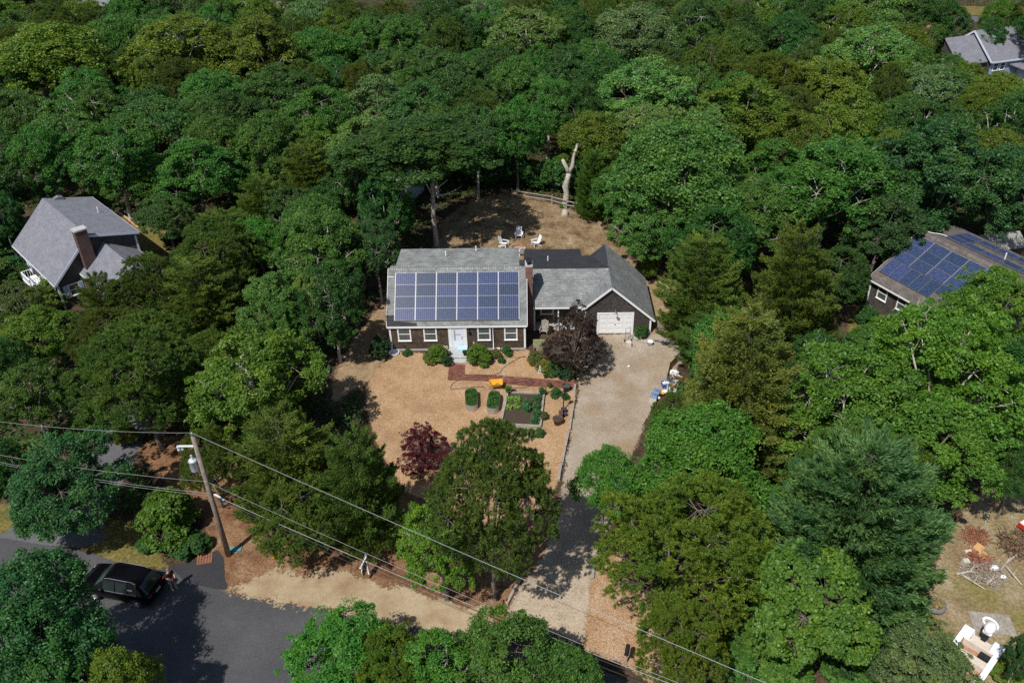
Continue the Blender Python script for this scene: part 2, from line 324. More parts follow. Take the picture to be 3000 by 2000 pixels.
m=MB();m.prismx([(3.7,5.5),(7.2,5.25),(7.2,2.2),(6.9,2.2)],.55,10.6);part(m,'dormer',WALL_S)
m=MB();m.slab([(.42,3.556,5.905),(10.68,3.556,5.905),(10.66,7.42,5.56),(.42,7.42,5.56)],.12);part(m,'dormer_roof',ROOF_L,label='pale flat dormer roof')
CAPM=shingle('ridge_cap',(.33,.34,.33),(.22,.235,.23),(.08,.085,.085),.19,.6,gap=.02)
m=MB();a=math.tan(R_(43));m.add([(.0,3.36,5.735),(10.95,3.36,5.735),(10.95,3.55,5.915),(.0,3.55,5.915),(.0,3.80,5.91),(10.95,3.80,5.91)],[(0,1,2,3),(3,2,5,4)]);part(m,'ridge_cap',CAPM)
m=MB();m.box(10.72,11.18,3.62,4.5,5.0,5.98);part(m,'chimney_cricket',ROOF_D)
m=MB()
m.quad(roofp(-.15,.03,.006),roofp(2.34,.03,.006),roofp(2.30,.30,.006),roofp(.47,.43,.006),roofp(.43,.95,.006),roofp(-.15,.95,.006));part(m,'roof_patch',ROOF_D,label='charcoal repair shingles at the eave')
# fascia and gutter
m=MB();m.box(-.15,HW+.15,-.17,-.125,2.30,2.44);m.beam((-.17,-.12,2.38),(-.17,3.55,5.80),.03,.16);m.beam((HW+.17,-.12,2.38),(HW+.17,3.55,5.80),.03,.16);part(m,'fascia',WHITE)
for x0,x1 in ((-.02,.13),(HW-.13,HW+.02)):
    m=MB();m.box(x0,x1,-.03,.12,.1,2.33);part(m,'corner_board',WHITE)
m=MB();m.tube([(8.52,-.13,2.32),(8.52,-.06,2.2),(8.52,-.06,.2),(8.52,-.16,.1)],.045,8);part(m,'downspout',WHITE,smooth=True)
m=MB();m.box(8.78,9.05,-.22,-.03,.1,.24);part(m,'dryer_vent',plain('beige',(.6,.54,.42),.6))
CURT=plain('curtain_glass',(.075,.085,.085),.25,spec=.5,var=.3,scale=5)
MUNT=plain('muntin',(.2,.22,.22),.5,var=.05)
def window(parent,x0,x1,z0,z1,y=0,fw=.11,grid=(3,2),out=-1,glass=None,axis='y'):
    """sash window proud of a wall that faces out*axis"""
    def mk(f,name,mats,par):
        m=MB()
        if axis=='x': m.M=Matrix(((0,1,0,0),(1,0,0,0),(0,0,1,0),(0,0,0,1)))
        f(m);return m.build(name,mats,par)
    s=out;y0,y1=sorted((y,y+s*.05))
    def fr(m):
        m.box(x0,x0+fw,y0,y1,z0,z1);m.box(x1-fw,x1,y0,y1,z0,z1);m.box(x0+fw,x1-fw,y0,y1,z1-fw,z1);m.box(x0+fw,x1-fw,y0,y1,z0,z0+fw)
        a,b=sorted((y,y+s*.035));zc=(z0+z1)/2;m.box(x0+fw,x1-fw,a,b,zc-.03,zc+.03)
        a,b=sorted((y+s*.05,y+s*.10));m.box(x0-.03,x1+.03,a,b,z0,z0+.05)
    w=mk(fr,'window',WHITE,parent)
    a,b=sorted((y,y+s*.012));mk(lambda m:m.box(x0+fw,x1-fw,a,b,z0+fw,z1-fw),'pane',glass or CURT,w)
    if grid:
        def mu(m):
            a,b=sorted((y+s*.013,y+s*.022));zc=(z0+z1)/2;W_=x1-x0-2*fw
            for i in range(1,grid[0]): xx=x0+fw+W_*i/grid[0];m.box(xx-.008,xx+.008,a,b,z0+fw,z1-fw)
            for q0,q1 in((z0+fw,zc-.03),(zc+.03,z1-fw)):
                for j in range(1,grid[1]): zz=q0+(q1-q0)*j/grid[1];m.box(x0+fw,x1-fw,a+s*.001,b+s*.001,zz-.008,zz+.008)
        mk(mu,'muntins',MUNT,w)
    return w
for x0,x1 in ((.66,1.77),(2.80,3.90),(7.23,8.32),(9.43,10.52)): window(H,x0,x1,.95,2.33,grid=(4,2))
# front door in white surround
m=MB();m.box(4.84,5.12,-.07,0,.4,2.34);m.box(6.05,6.36,-.07,0,.4,2.34);m.box(5.12,6.05,-.07,0,2.17,2.34);m.box(4.78,6.42,-.11,-.07,2.22,2.34)
part(m,'door_surround',WHITE)
m=MB();m.box(5.13,6.04,-.05,-.01,.42,2.16);m.box(5.2,5.97,-.058,-.05,.48,.8);d=part(m,'front_door',plain('storm_door',(.70,.74,.82),.35,var=.03))
m=MB();m.box(5.3,5.42,-.06,-.05,1.0,2.05);m.box(5.42,5.88,-.06,-.05,1.55,1.62);m.build('door_glass',plain('door_glass',(.3,.34,.38),.1,var=.2),d)
m=MB();m.box(5.9,5.94,-.10,-.05,1.15,1.4);m.build('door_handle',ALU,d)
m=MB();m.lathe([(.03,0),(.09,.04),(.11,.2),(.05,.3),(0,.33)],10,(6.56,-.13,1.72));m.box(6.53,6.59,-.06,0,1.85,2.1);part(m,'porch_lamp',DARKM,smooth=True)
m=MB();m.box(4.86,6.38,-1.58,-.035,0,.42);m.box(4.95,6.36,-1.98,-1.58,0,.2)
for k in range(7): m.cbox((4.98+.21*k,-1.60,.385),(.19,.06,.09),m=1)
for k in range(7): m.cbox((5.02+.21*k,-2.0,.15),(.19,.06,.1),m=1)
part(m,'stoop',[plain('stoop_grey',(.40,.43,.45),.8,var=.1),plain('edge_stones',(.55,.5,.43),.9,var=.3)])
# solar array
def panel_mesh():
    m=MB();m.quad((.018,.012,.04),(1.632,.012,.04),(1.632,.978,.04),(.018,.978,.04));return m
pm=panel_mesh().mesh('solar_panel',SOLAR)
fm=MB();w,h=1.65,.99
for b in ((0,w,0,.012),(0,w,h-.012,h),(0,.018,.012,h-.012),(w-.018,w,.012,h-.012)): fm.box(b[0],b[1],b[2],b[3],0,.045)
fme=fm.mesh('frame',PFRAME)
bk=MB();bk.box(.02,w-.02,.02,h-.02,0,.02);bme=bk.mesh('backsheet',DARKM)
def add_panels(parent,M0,cells,skip=()):
    for (x,d,rot) in cells:
        o=bpy.data.objects.new('solar_panel',pm);COL.objects.link(o);o.parent=parent
        o.matrix_local=M0@Matrix.Translation((x,d,0))@Matrix.Rotation(rot,4,'Z')
        for n_,me in (('frame',fme),('backsheet',bme)):
            f=bpy.data.objects.new(n_,me);COL.objects.link(f);f.parent=o
M0=Matrix.Translation((0,-.12,2.46))@Matrix.Rotation(R_(43),4,'X')@Matrix.Translation((0,0,.085))
PX0=.49;PC=10.2/6
add_panels(H,M0,[(PX0+.025+PC*i,.50+1.008*j,0) for i in range(6) for j in range(4)])
for i in range(7):
    m=MB();m.M=M0;xx=PX0+PC*i;m.box(xx-.013,xx+.013,.45,4.56,-.03,.04);part(m,'panel_rail',WHITE)
m=MB();m.M=M0;m.box(PX0,PX0+10.2,.42,.48,-.08,.0);part(m,'panel_skirt',DARKM)
m=MB();m.tube([roofp(-.15,4.2,.05),roofp(.1,4.22,.05),roofp(.4,4.18,.06)],.03,6);part(m,'conduit',WHITE)
for p,h in (((4.47,5.69,5.70),.55),((6.99,6.64,5.62),.55),((13.17,7.71,4.02),.5)):
    m=MB();m.cyl(p,(p[0],p[1],p[2]+h),.05,n=8);m.cyl((p[0],p[1],p[2]-.05),(p[0],p[1],p[2]+.06),.11,.06,n=8,m=1);part(m,'vent_pipe',[WHITE,DARKM])
# chimney
m=MB();m.box(11.22,11.79,2.75,3.65,0,6.22);m.box(11.2,11.81,2.72,3.68,2.95,3.0,1);ch=part(m,'chimney',[BRICK,FLASH])
m=MB();m.box(11.19,11.82,2.71,3.69,6.22,6.36);m.build('chimney_crown',CONC,ch)
m=MB();m.lathe([(.14,0),(.14,.25),(.22,.25),(.24,.32),(0,.42)],12,(11.5,2.98,6.36));m.box(11.3,11.7,3.25,3.62,6.36,6.66);m.build('flue_cap',DARKM,ch)
# breezeway wing
m=MB();m.prismx([(4.0,.12),(11.1,.12),(11.1,3.0),(5.21,4.5),(4.0,3.5)],11.85,16.05);part(m,'breezeway_wall',WALL_S)
m=MB();m.box(11.86,12.0,2.75,2.9,.0,2.35);m.box(13.9,14.0,2.75,2.87,0,2.35);part(m,'porch_post',WHITE)
m=MB();m.slab([(11.82,2.6,2.45),(18.3,2.6,2.45),(18.3,5.21,4.67),(11.82,5.21,4.67)],.12);part(m,'breezeway_roof',ROOF_G)
m=MB();m.slab([(11.0,5.212,4.67),(18.3,5.212,4.67),(17.05,9.4,3.63),(16.24,9.4,3.63),(16.21,11.85,3.0),(11.08,11.85,3.0)],.12);part(m,'breezeway_rear_roof',ROOF_D,label='charcoal low pitched rear roof')
m=MB();m.box(11.82,16.3,2.555,2.6,2.30,2.43);part(m,'breezeway_fascia',WHITE)
window(H,12.45,13.6,.9,2.15,y=4.0,grid=None)
m=MB();m.box(11.87,15.9,2.9,4.0,.0,.1);part(m,'porch_floor',CONC)
# garage
gx,gz=18.3,4.67
m=MB();m.prismy([(16.12,.08),(21.72,.08),(21.72,1.35),(gx,4.42),(16.12,2.45)],2.17,9.35);part(m,'garage_wall',WALL_G,label='weathered brown grey garage shingles')
lx,lz,rx,rz=15.85,2.52,22.02,1.42
m=MB();m.slab([(gx,2.0,gz),(gx,9.6,gz),(lx,9.6,lz),(lx,2.0,lz)],.12);part(m,'garage_roof',ROOF_G)
m=MB();m.slab([(gx,2.0,gz),(rx,2.0,rz),(rx,9.1,rz),(21.0,9.5,rz+.9),(gx,9.6,gz)],.12);part(m,'garage_roof',ROOF_G)
# charcoal part of the garage's rear left slope
sl_=(gz-lz)/(gx-lx)
def gl(x,y): return (x,y,gz-(gx-x)*sl_+.006)
m=MB();m.quad(gl(gx-.02,5.25),gl(gx-.02,9.6),gl(16.6,9.6),gl(17.4,5.25));part(m,'garage_roof_patch',ROOF_D)
m=MB()
m.beam((gx,1.98,gz-.09),(lx,1.98,lz-.09),.035,.17);m.beam((gx,1.98,gz-.09),(rx,1.98,rz-.09),.035,.17);part(m,'rake_board',WHITE)
for x0,x1,zt in ((16.10,16.25,2.42),(21.6,21.75,1.38)):
    m=MB();m.box(x0,x1,2.13,2.25,.02,zt);part(m,'corner_board',WHITE)
m=MB();m.box(17.18,17.35,2.11,2.17,.0,2.14);m.box(20.09,20.26,2.11,2.17,.0,2.14);m.box(17.35,20.09,2.11,2.17,1.99,2.14);part(m,'garage_door_trim',WHITE)
m=MB();m.box(17.35,20.09,2.15,2.168,.01,1.99)
for r in range(4):
    m.box(17.35,20.09,2.14,2.15,.02+.4925*r,.49+.4925*r)
    for c in range(4): m.box(17.47+.685*c,17.35+.6+.685*c,2.128,2.14,.11+.4925*r,.40+.4925*r)
gd=part(m,'garage_door',WHITE)
m=MB();m.cbox((18.72,2.12,.98),(.12,.03,.05));m.build('handle',DARKM,gd)
m=MB();m.tube([(18.68,2.17,2.5),(18.68,1.95,2.52),(18.68,1.75,2.42)],.03,6);m.lathe([(.14,0),(.06,.1),(.03,.16)],10,(18.68,1.72,2.27));part(m,'garage_lamp',ALU)
# ---------------------------------------------------------------- left neighbour
Lh=thing('neighbour_house','left neighbour grey gabled house with a tall dark brick chimney','house',(-27.96,9.65,0),R_(134.6))
def lp(mb,name,mats,label=None): return mb.build(name,mats,Lh,label=label)
m=MB();m.prismx([(3.75,0),(3.75,2.7),(0,5.95),(-4.1,4.75),(-4.1,0)],.2,10.9);lp(m,'wall',WALL_T)
m=MB();m.slab([(0,0,6.2),(11.14,0,6.2),(11.14,4.0,2.6),(0,4.0,2.6)],.14);lp(m,'roof',ROOF_B)
m=MB();m.slab([(0,-.002,6.2),(11.14,-.002,6.2),(11.14,-4.45,4.92),(0,-4.45,4.92)],.14);lp(m,'rear_roof',ROOF_B)
m=MB();m.add([(0,.3,5.95),(11.14,.3,5.95),(11.14,0,6.23),(0,0,6.23),(0,-.35,6.13),(11.14,-.35,6.13)],[(0,1,2,3),(3,2,5,4)]);lp(m,'ridge_cap',ROOF_B)
BW=plain('blue_white_trim',(.62,.68,.78),.5,var=.05)
m=MB();m.beam((-.02,0,6.08),(-.02,4.0,2.48),.035,.2);m.beam((-.02,0,6.08),(-.02,-4.45,4.8),.035,.2);m.box(0,11.14,4.0,4.04,2.42,2.58);m.box(0,11.14,-4.49,-4.45,4.74,4.9);lp(m,'rake_board',BW)
for y0,y1,zt in ((3.62,3.79,2.6),(-4.14,-3.97,4.6)):
    m=MB();m.box(.16,.3,y0,y1,0,zt);lp(m,'corner_board',BW)
m=MB();m.box(-.62,.15,.05,1.1,0,7.0);c=lp(m,'chimney',shingle('dark_brick',(.14,.062,.05),(.085,.04,.034),(.14,.12,.11),.21,.075))
m=MB();m.box(-.68,.2,0,1.15,7.0,7.14);m.build('chimney_crown',CONC,c)
w=window(Lh,1.95,2.95,.95,2.15,y=.2,out=-1,axis='x',grid=(3,2),glass=GLASS)
SHUT=plain('blue_shutter',(.42,.52,.68),.5,var=.05)
for y0,y1 in ((1.55,1.93),(2.97,3.37)):
    m=MB();m.box(.13,.2,y0,y1,.95,2.15)
    for k in range(8): m.cbox((.125,(y0+y1)/2,1.05+.14*k),(.02,y1-y0-.1,.09))
    lp(m,'shutter',SHUT)
# front side: row of trim windows, deck with railing
for x0 in (1.2,3.6,7.6): window(Lh,x0,x0+1.1,.9,2.2,y=3.75,out=1,grid=(3,2),glass=GLASS)
m=MB();m.box(4.9,7.2,3.75,4.9,.75,.85)
for k in range(12): m.box(4.95+.195*k,5.0+.195*k,4.8,4.85,.85,1.5)
m.box(4.9,7.2,4.78,4.88,1.5,1.56)
for xx in (4.92,7.12):
    m.box(xx,xx+.08,4.78,4.88,0,1.56);m.box(xx,xx+.06,3.8,4.8,1.5,1.56)
    for k in range(4): m.box(xx,xx+.04,3.9+.22*k,3.94+.22*k,.85,1.5)
lp(m,'deck_railing',WHITE)
# wing
m=MB();m.slab([(.195,-1.15,5.0),(-6.5,-1.15,5.0),(-6.5,1.6,2.9),(.195,1.6,2.9)],.12);lp(m,'wing_roof',ROOF_B)
m=MB();m.slab([(.195,-1.152,5.0),(-6.5,-1.152,5.0),(-6.5,-3.95,3.2),(.195,-3.95,3.2)],.12);lp(m,'wing_roof',ROOF_B)
m=MB();m.prismx([(1.4,0),(1.4,2.9),(-1.15,4.8),(-3.7,3.2),(-3.7,0)],-6.2,.15);lp(m,'wing_wall',WALL_T)
m=MB();m.box(-6.5,.19,1.6,1.64,2.72,2.88);m.box(-6.5,.19,-3.99,-3.95,3.02,3.18);lp(m,'wing_fascia',BW)
m=MB();m.box(-.25,-.1,1.42,1.56,0,2.75);lp(m,'corner_post',plain('copper_trim',(.4,.2,.13),.6))
m=MB();m.cyl((6.06,-3.2,5.1),(6.06,-3.2,5.85),.055,n=8);lp(m,'vent_pipe',WHITE)
m=MB();m.prismx([(-.9,5.9),(-.9,6.05),(-1.3,6.16),(-1.7,6.0),(-1.7,5.7)],10.5,11.0);lp(m,'small_dormer',ROOF_B)
# ---------------------------------------------------------------- right neighbour
Rh=thing('neighbour_house','right neighbour brown roofed house with blue panels on both slopes','house',(45.66,9.5,0),R_(-61))
def rp(mb,name,mats,label=None): return mb.build(name,mats,Rh,label=label)
m=MB();m.prismx([(-5.1,0),(-5.1,2.5),(0,5.4),(4.3,4.75),(4.3,0)],.35,11.5);rp(m,'wall',WALL_T)
m=MB();m.slab([(.15,0,5.7),(11.8,0,5.7),(11.8,-5.48,2.55),(.15,-5.48,2.55)],.14);rp(m,'roof',ROOF_BR)
m=MB();m.slab([(.15,.002,5.7),(11.8,.002,5.7),(11.8,4.6,5.05),(.15,4.6,5.05)],.14);rp(m,'rear_roof',ROOF_BR)
m=MB();m.add([(.15,-.28,5.58),(11.8,-.28,5.58),(11.8,0,5.745),(.15,0,5.745),(.15,.3,5.70),(11.8,.3,5.70)],[(0,1,2,3),(3,2,5,4)]);rp(m,'ridge_cap',shingle('brown_cap',(.19,.165,.15),(.12,.105,.1),(.06,.05,.05),.19,.6,gap=.02))
m=MB();m.beam((.13,0,5.58),(.13,-5.48,2.43),.03,.16);m.box(.15,11.8,-5.52,-5.48,2.40,2.53);rp(m,'fascia',WHITE)
m=MB();m.box(.31,.45,-5.14,-5.0,0,2.45);rp(m,'corner_board',WHITE)
for x0 in (1.2,3.3): window(Rh,x0,x0+1.05,1.0,2.35,y=-5.1,grid=None,glass=CURT)
a=math.atan2(3.15,5.48)
M0=Matrix.Translation((0,-5.48,2.55))@Matrix.Rotation(a,4,'X')@Matrix.Translation((0,0,.085))
SL=math.hypot(3.15,5.48)
cl=[(.5+1.72*i,SL-.55-1.01*(j+1),0) for i in range(6) for j in range(3)]
cl+=[(.5+1.0+1.02*i,SL-.6-3.03-1.66,math.pi/2) for i in range(5)]
cl+=[(.5+1.72*i,SL-.55-1.01*4,0) for i in range(3,6)]
add_panels(Rh,M0,cl)
for i in range(7):
    m=MB();m.M=M0;m.box(.5+1.72*i-.05,.5+1.72*i-.015,SL-.55-3.05,SL-.54,-.02,.05);rp(m,'panel_rail',PFRAME)
b=math.atan2(-.65,4.6)
M1=Matrix.Translation((0,0,5.7))@Matrix.Rotation(b,4,'X')@Matrix.Translation((0,0,.085))
add_panels(Rh,M1,[(2.0+1.72*i,.95,0) for i in range(5)]+[(2.0+1.72*i,1.96,0) for i in range(1)]+[(2.0+1.72*i,2.9,0) for i in range(0,5)])
m=MB();m.tube([(.2,-.1,5.8),(.2,-3.0,4.12)],.03,6);m.tube([(.3,.05,5.8),(1.0,.4,5.74),(1.5,.9,5.72),(2.0,1.3,5.6)],.03,6);rp(m,'conduit',WHITE)
m=MB();m.cyl((6.9,2.1,5.3),(6.9,2.1,6.05),.055,n=8);rp(m,'vent_pipe',WHITE)
m=MB();m.slab([(4.9,-5.3,2.62),(8.2,-5.3,2.62),(8.2,-8.2,1.7),(4.9,-8.2,1.7)],.12);rp(m,'porch_roof',ROOF_BR)
m=MB();m.box(5.2,8.0,-7.9,-5.1,0,1.65);rp(m,'porch_wall',WALL_T)
# shed behind the right neighbour
sh=thing('garden_shed','small grey shed with a pale ridged roof behind the right neighbour','shed',(55.6,14.1,0),R_(12))
m=MB();m.prismx([(-1.3,0),(1.3,0),(1.3,2.0),(0,2.75),(-1.3,2.0)],-1.9,1.9);m.build('wall',WALL_T,sh)
m=MB();m.slab([(-2.05,0,2.9),(2.05,0,2.9),(2.05,-1.55,2.02),(-2.05,-1.55,2.02)],.08);m.slab([(-2.05,.002,2.9),(2.05,.002,2.9),(2.05,1.55,2.02),(-2.05,1.55,2.02)],.08);m.build('roof',shingle('shed_roof',(.34,.335,.31),(.27,.265,.245),(.15,.15,.14),3.0,.2),sh)
m=MB();m.box(-1.95,-1.9,-.3,.25,1.0,1.5);m.build('window',WHITE,sh)
# far grey house, upper right
Fh=thing('far_house','grey roofed house at the upper right edge with a skylight','house',(76.6,70.8,0),R_(17.5))
def fp(mb,name,mats,label=None): return mb.build(name,mats,Fh,label=label)
m=MB();m.prismx([(-4.3,0),(4.3,0),(4.3,3.0),(0,6.2),(-4.3,3.0)],.3,9.7);fp(m,'wall',plain('blue_siding',(.28,.36,.5),.7,var=.1))
m=MB();m.quad((.28,-4.3,0),(.28,4.3,0),(.28,4.3,3.0),(.28,0,6.2),(.28,-4.3,3.0));fp(m,'gable_wall',WALL_T)
m=MB();m.slab([(0,0,6.5),(10,0,6.5),(10,-4.7,3.2),(0,-4.7,3.2)],.15);m.slab([(0,.002,6.5),(10,.002,6.5),(10,4.7,3.2),(0,4.7,3.2)],.15);fp(m,'roof',ROOF_B)
m=MB();m.beam((-.03,0,6.38),(-.03,-4.7,3.08),.05,.25);m.beam((-.03,0,6.38),(-.03,4.7,3.08),.05,.25);m.box(0,10,-4.76,-4.7,3.0,3.2);fp(m,'rake_board',BW)
m=MB();m.M=Matrix.Translation((0,0,6.5))@Matrix.Rotation(math.atan2(3.3,4.7),4,'X');m.box(2.1,2.9,-1.8,-.6,.0,.12);s_=fp(m,'skylight',plain('skylight_frame',(.2,.14,.12),.5))
m=MB();m.M=Matrix.Translation((0,0,6.5))@Matrix.Rotation(math.atan2(3.3,4.7),4,'X');m.box(2.2,2.8,-1.68,-.7,.12,.13);m.build('pane',plain('sky_glass',(.25,.4,.42),.1),s_)
m=MB();m.slab([(-5,0,5.9),(-.0,0,5.9),(-.0,-3.9,3.1),(-5,-3.9,3.1)],.15);m.slab([(-5,.002,5.9),(-.0,.002,5.9),(-.0,3.9,3.1),(-5,3.9,3.1)],.15);fp(m,'wing_roof',ROOF_B)
m=MB();m.prismx([(-3.6,0),(3.6,0),(3.6,3.1),(0,5.65),(-3.6,3.1)],-4.8,.2);fp(m,'wing_wall',WALL_T)
for x0 in (.8,2.0): window(Fh,x0,x0+.95,1.7,2.85,y=-4.3,grid=None,glass=GLASS)
m=MB();m.slab([(3.4,-4.4,2.6),(9.8,-4.4,2.6),(9.8,-8,1.9),(5.0,-8,1.9)],.12);fp(m,'porch_roof',ROOF_B)
m=MB();m.box(5.2,9.6,-7.7,-4.4,0,1.9);fp(m,'porch_wall',plain('pale_siding',(.5,.53,.57),.7,var=.05))
p=P(2720,90,7.0)
ch=thing('brick_chimney','far red brick chimney with an arched hood above the trees','chimney',(p.x,p.y,0),R_(17))
m=MB();m.box(-.55,.55,-.45,.45,0,7.0);m.build('shaft',BRICK,ch)
m=MB()
prof=[(-.55,7.0)]+[(-.5*math.cos(t*math.pi/8)*1.1,7.0+.35+.4*math.sin(t*math.pi/8)) for t in range(9)]+[(.55,7.0)]
inn=[(.38,7.0)]+[(.38*math.cos(t*math.pi/8),7.0+.3+.3*math.sin(t*math.pi/8)) for t in range(9)]+[(-.38,7.0)]
m.prismy(prof+inn,-.45,.45);m.build('hood',BRICK,ch)
p=P(2393,224,7.4)
ch=thing('brick_chimney','far chimney top poking out between golden and pale oaks','chimney',(p.x,p.y,0),.3)
m=MB();m.box(-.4,.4,-.4,.4,0,7.3);m.build('shaft',BRICK,ch)
m=MB();m.box(-.46,.46,-.46,.46,7.3,7.45);m.build('crown',BRICK,ch)
def far_roof(lab,px,py,z,Lx,Wy,rz,mat):
    p=P(px,py,z);t=thing('far_house',lab,'house',(p.x,p.y,0),rz)
    m=MB();m.prismx([(-Wy+.4,0),(Wy-.4,0),(Wy-.4,z-3),(0,z-.3),(-Wy+.4,z-3)],-Lx+.4,Lx-.4);m.build('wall',WALL_T,t)
    m=MB();m.slab([(-Lx,0,z),(Lx,0,z),(Lx,-Wy,z-2.9),(-Lx,-Wy,z-2.9)],.15);m.slab([(-Lx,.002,z),(Lx,.002,z),(Lx,Wy,z-2.9),(-Lx,Wy,z-2.9)],.15);m.build('roof',mat,t)
    m=MB();m.M=Matrix.Translation((.5,-Wy*.45,z-1.25));m.box(-.15,.15,-.15,.15,-.4,.2);m.build('roof_vent',DARKM,t)
    return t
far_roof('grey roof at the top left edge beyond the woods',275,-18,7.5,5,4.3,R_(-28),ROOF_B)
far_roof('brown roof at the top edge beyond the woods',885,4,7.2,4.5,3.8,R_(-3),ROOF_BR)
far_roof('house corner glimpsed through branches left of the twin crowned oak',318,212,5.5,3.5,3.5,R_(20),ROOF_B)
far_roof('grey speckled roof glimpsed between golden oak and pine',2290,318,5.0,3.5,3.2,R_(-20),ROOF_BR)
# white shed at the back of the yard
p=V(935,457);sh=thing('white_shed','small bluish white shed half hidden behind oaks left of the yard','shed',(p.x,p.y+1.2,0),R_(62))
m=MB();m.prismx([(-1.2,0),(1.2,0),(1.2,2.2),(0,2.9),(-1.2,2.2)],-1.5,1.5);m.build('wall',plain('bluish_siding',(.62,.70,.76),.7,var=.08),sh)
m=MB();m.slab([(-1.65,0,3.05),(1.65,0,3.05),(1.65,-1.45,2.15),(-1.65,-1.45,2.15)],.08);m.slab([(-1.65,.002,3.05),(1.65,.002,3.05),(1.65,1.45,2.15),(-1.65,1.45,2.15)],.08);m.build('roof',ROOF_G,sh)
# stockade fence left
a=V(5,424);b=V(75,414);c=V(165,402)
f=thing('stockade_fence','weathered stockade fence behind the left neighbour','fence',tuple(a))
m=MB();pts=[Vector((0,0,0)),b-a,c-a]
for q0,q1 in zip(pts,pts[1:]):
    n_=int((q1-q0).length/.14)
    for k in range(n_): q=q0.lerp(q1,k/n_);m.cbox((q.x,q.y,.9+random.Random(k).uniform(-.03,.03)),(.12,.03,1.8),rz=math.atan2((q1-q0).y,(q1-q0).x))
m.build('boards',TIMBER,f)
m=MB()
for q0,q1 in zip(pts,pts[1:]): m.beam(q0+Vector((0,.05,1.7)),q1+Vector((0,.05,1.7)),.06,.09)
m.build('rail',TIMBER,f)
# ---------------------------------------------------------------- plants
def unit(a): return a/np.maximum(np.linalg.norm(a,axis=-1,keepdims=True),1e-9)
def leaves_mesh(name,C,Nn,T,L,Wd,clump,rg):
    """one kite-shaped face per leaf; attributes rnd (per leaf) and clump (per twig cluster)"""
    n=len(C);B=np.cross(Nn,T);L=L[:,None];Wd=Wd[:,None]
    Vv=np.empty((n,4,3));Vv[:,0]=C-T*L*.5;Vv[:,1]=C+B*Wd*.5-T*L*.05+Nn*L*.04;Vv[:,2]=C+T*L*.5;Vv[:,3]=C-B*Wd*.5-T*L*.05+Nn*L*.04
    me=npmesh(name,Vv.reshape(-1,3),np.arange(4*n).reshape(n,4))
    for nm,a in(('rnd',rg.random(n)),('clump',clump)):
        at=me.attributes.new(nm,'FLOAT','FACE');at.data.foreach_set('value',a.astype(np.float32))
    return me
def sph(rg,n):
    return unit(rg.normal(size=(n,3)))
def crown_points(rg,R,b,zc,nl,lr,npf,pr):
    """lobes on an ellipsoid, twig clusters (puffs) on the lobes"""
    lob=[]
    tries=0
    while len(lob)<nl and tries<4000:
        tries+=1
        u=sph(rg,1)[0] if tries>1 else unit(np.array([.15,-.1,1.]))
        if u[2]<-.7: continue
        c=u*np.array([R,R,b])*rg.uniform(.48,.7)
        if all(np.linalg.norm((c-q)/np.array([1,1,b/R]))>lr*R*.62 for q,_ in lob): lob.append((c,lr*R*rg.uniform(.8,1.12)))
    C=[];Nn=[];Rr=[]
    for c,r in lob:
        u=sph(rg,npf*3);u=u[(u[:,2]>-.7)][:npf*2]
        p=c+u*r*rg.uniform(.78,1.05,size=(len(u),1))*np.array([1,1,.82*b/R+.1])
        keep=np.ones(len(u),bool)
        for c2,r2 in lob:
            if c2 is not c: keep&=np.linalg.norm(p-c2,axis=1)>r2*.72
        p=p[keep][:npf];u=u[keep][:npf]
        C.append(p);Nn.append(u);Rr.append(pr*rg.uniform(.7,1.3,size=len(p)))
    C=np.concatenate(C);Nn=np.concatenate(Nn);Rr=np.concatenate(Rr)
    kx=(R-pr*.6)/np.percentile(np.hypot(C[:,0],C[:,1]),96 if nl<25 else 86);top=(b-pr*.5)/np.percentile(C[:,2],98 if nl<25 else 88)
    sc=np.array([kx,kx,top]);C=C*sc
    if R>1.5 and nl<25 and pr>.5 or R==2.3:
        keep=np.ones(len(C),bool);dr=unit(C)
        for _ in range(rg.integers(4,7)):            # bites out of the crown
            u=sph(rg,1)[0];u[2]=abs(u[2])*.8;u=unit(u);keep&=~((dr@u>rg.uniform(.955,.985))&(rg.random(len(C))<.85))
        C=C[keep];Nn=Nn[keep];Rr=Rr[keep];dr=dr[keep]
        st=rg.random(len(C))<.13                      # stray sprays reaching out
        C[st]+=dr[st]*(rg.uniform(.25,.85,st.sum())*R/5)[:,None];Rr[st]*=.62
        Rr*=rg.choice([.75,1.,1.3],len(C))
    C[:,2]+=zc
    return C,Nn,Rr,[(c*sc+np.array([0,0,zc]),r*kx) for c,r in lob]
def oak_crown(name,seed,R=5,b=4.4,zc=7.6,nl=11,lr=.42,npf=44,pr=.62,nleaf=105,L=(.12,.30),up=.5,asp=.55):
    rg=np.random.default_rng(seed);C,Nn,Rr,lob=crown_points(rg,R,b,zc,nl,lr,npf,pr)
    k=len(C);idx=np.repeat(np.arange(k),nleaf);u=sph(rg,len(idx))
    ax=unit(Nn*.7+np.array([0,0,.6]))[idx]
    d=(u*ax).sum(1);u=np.where((d<-.15)[:,None],u-2*d[:,None]*ax,u)
    pos=C[idx]+u*(Rr[idx]*rg.uniform(.45,1.08,len(idx)))[:,None]*np.array([1,1,.72])
    # twig tips sticking out
    nn=unit(u*.45+np.array([0,0,up])+rg.normal(size=pos.shape)*.55);t=unit(np.cross(nn,rg.normal(size=pos.shape)))
    Ls=rg.uniform(*L,len(idx));cl=rg.random(k)[idx]
    return leaves_mesh(name,pos,nn,t,Ls,Ls*asp,cl,rg),C,lob
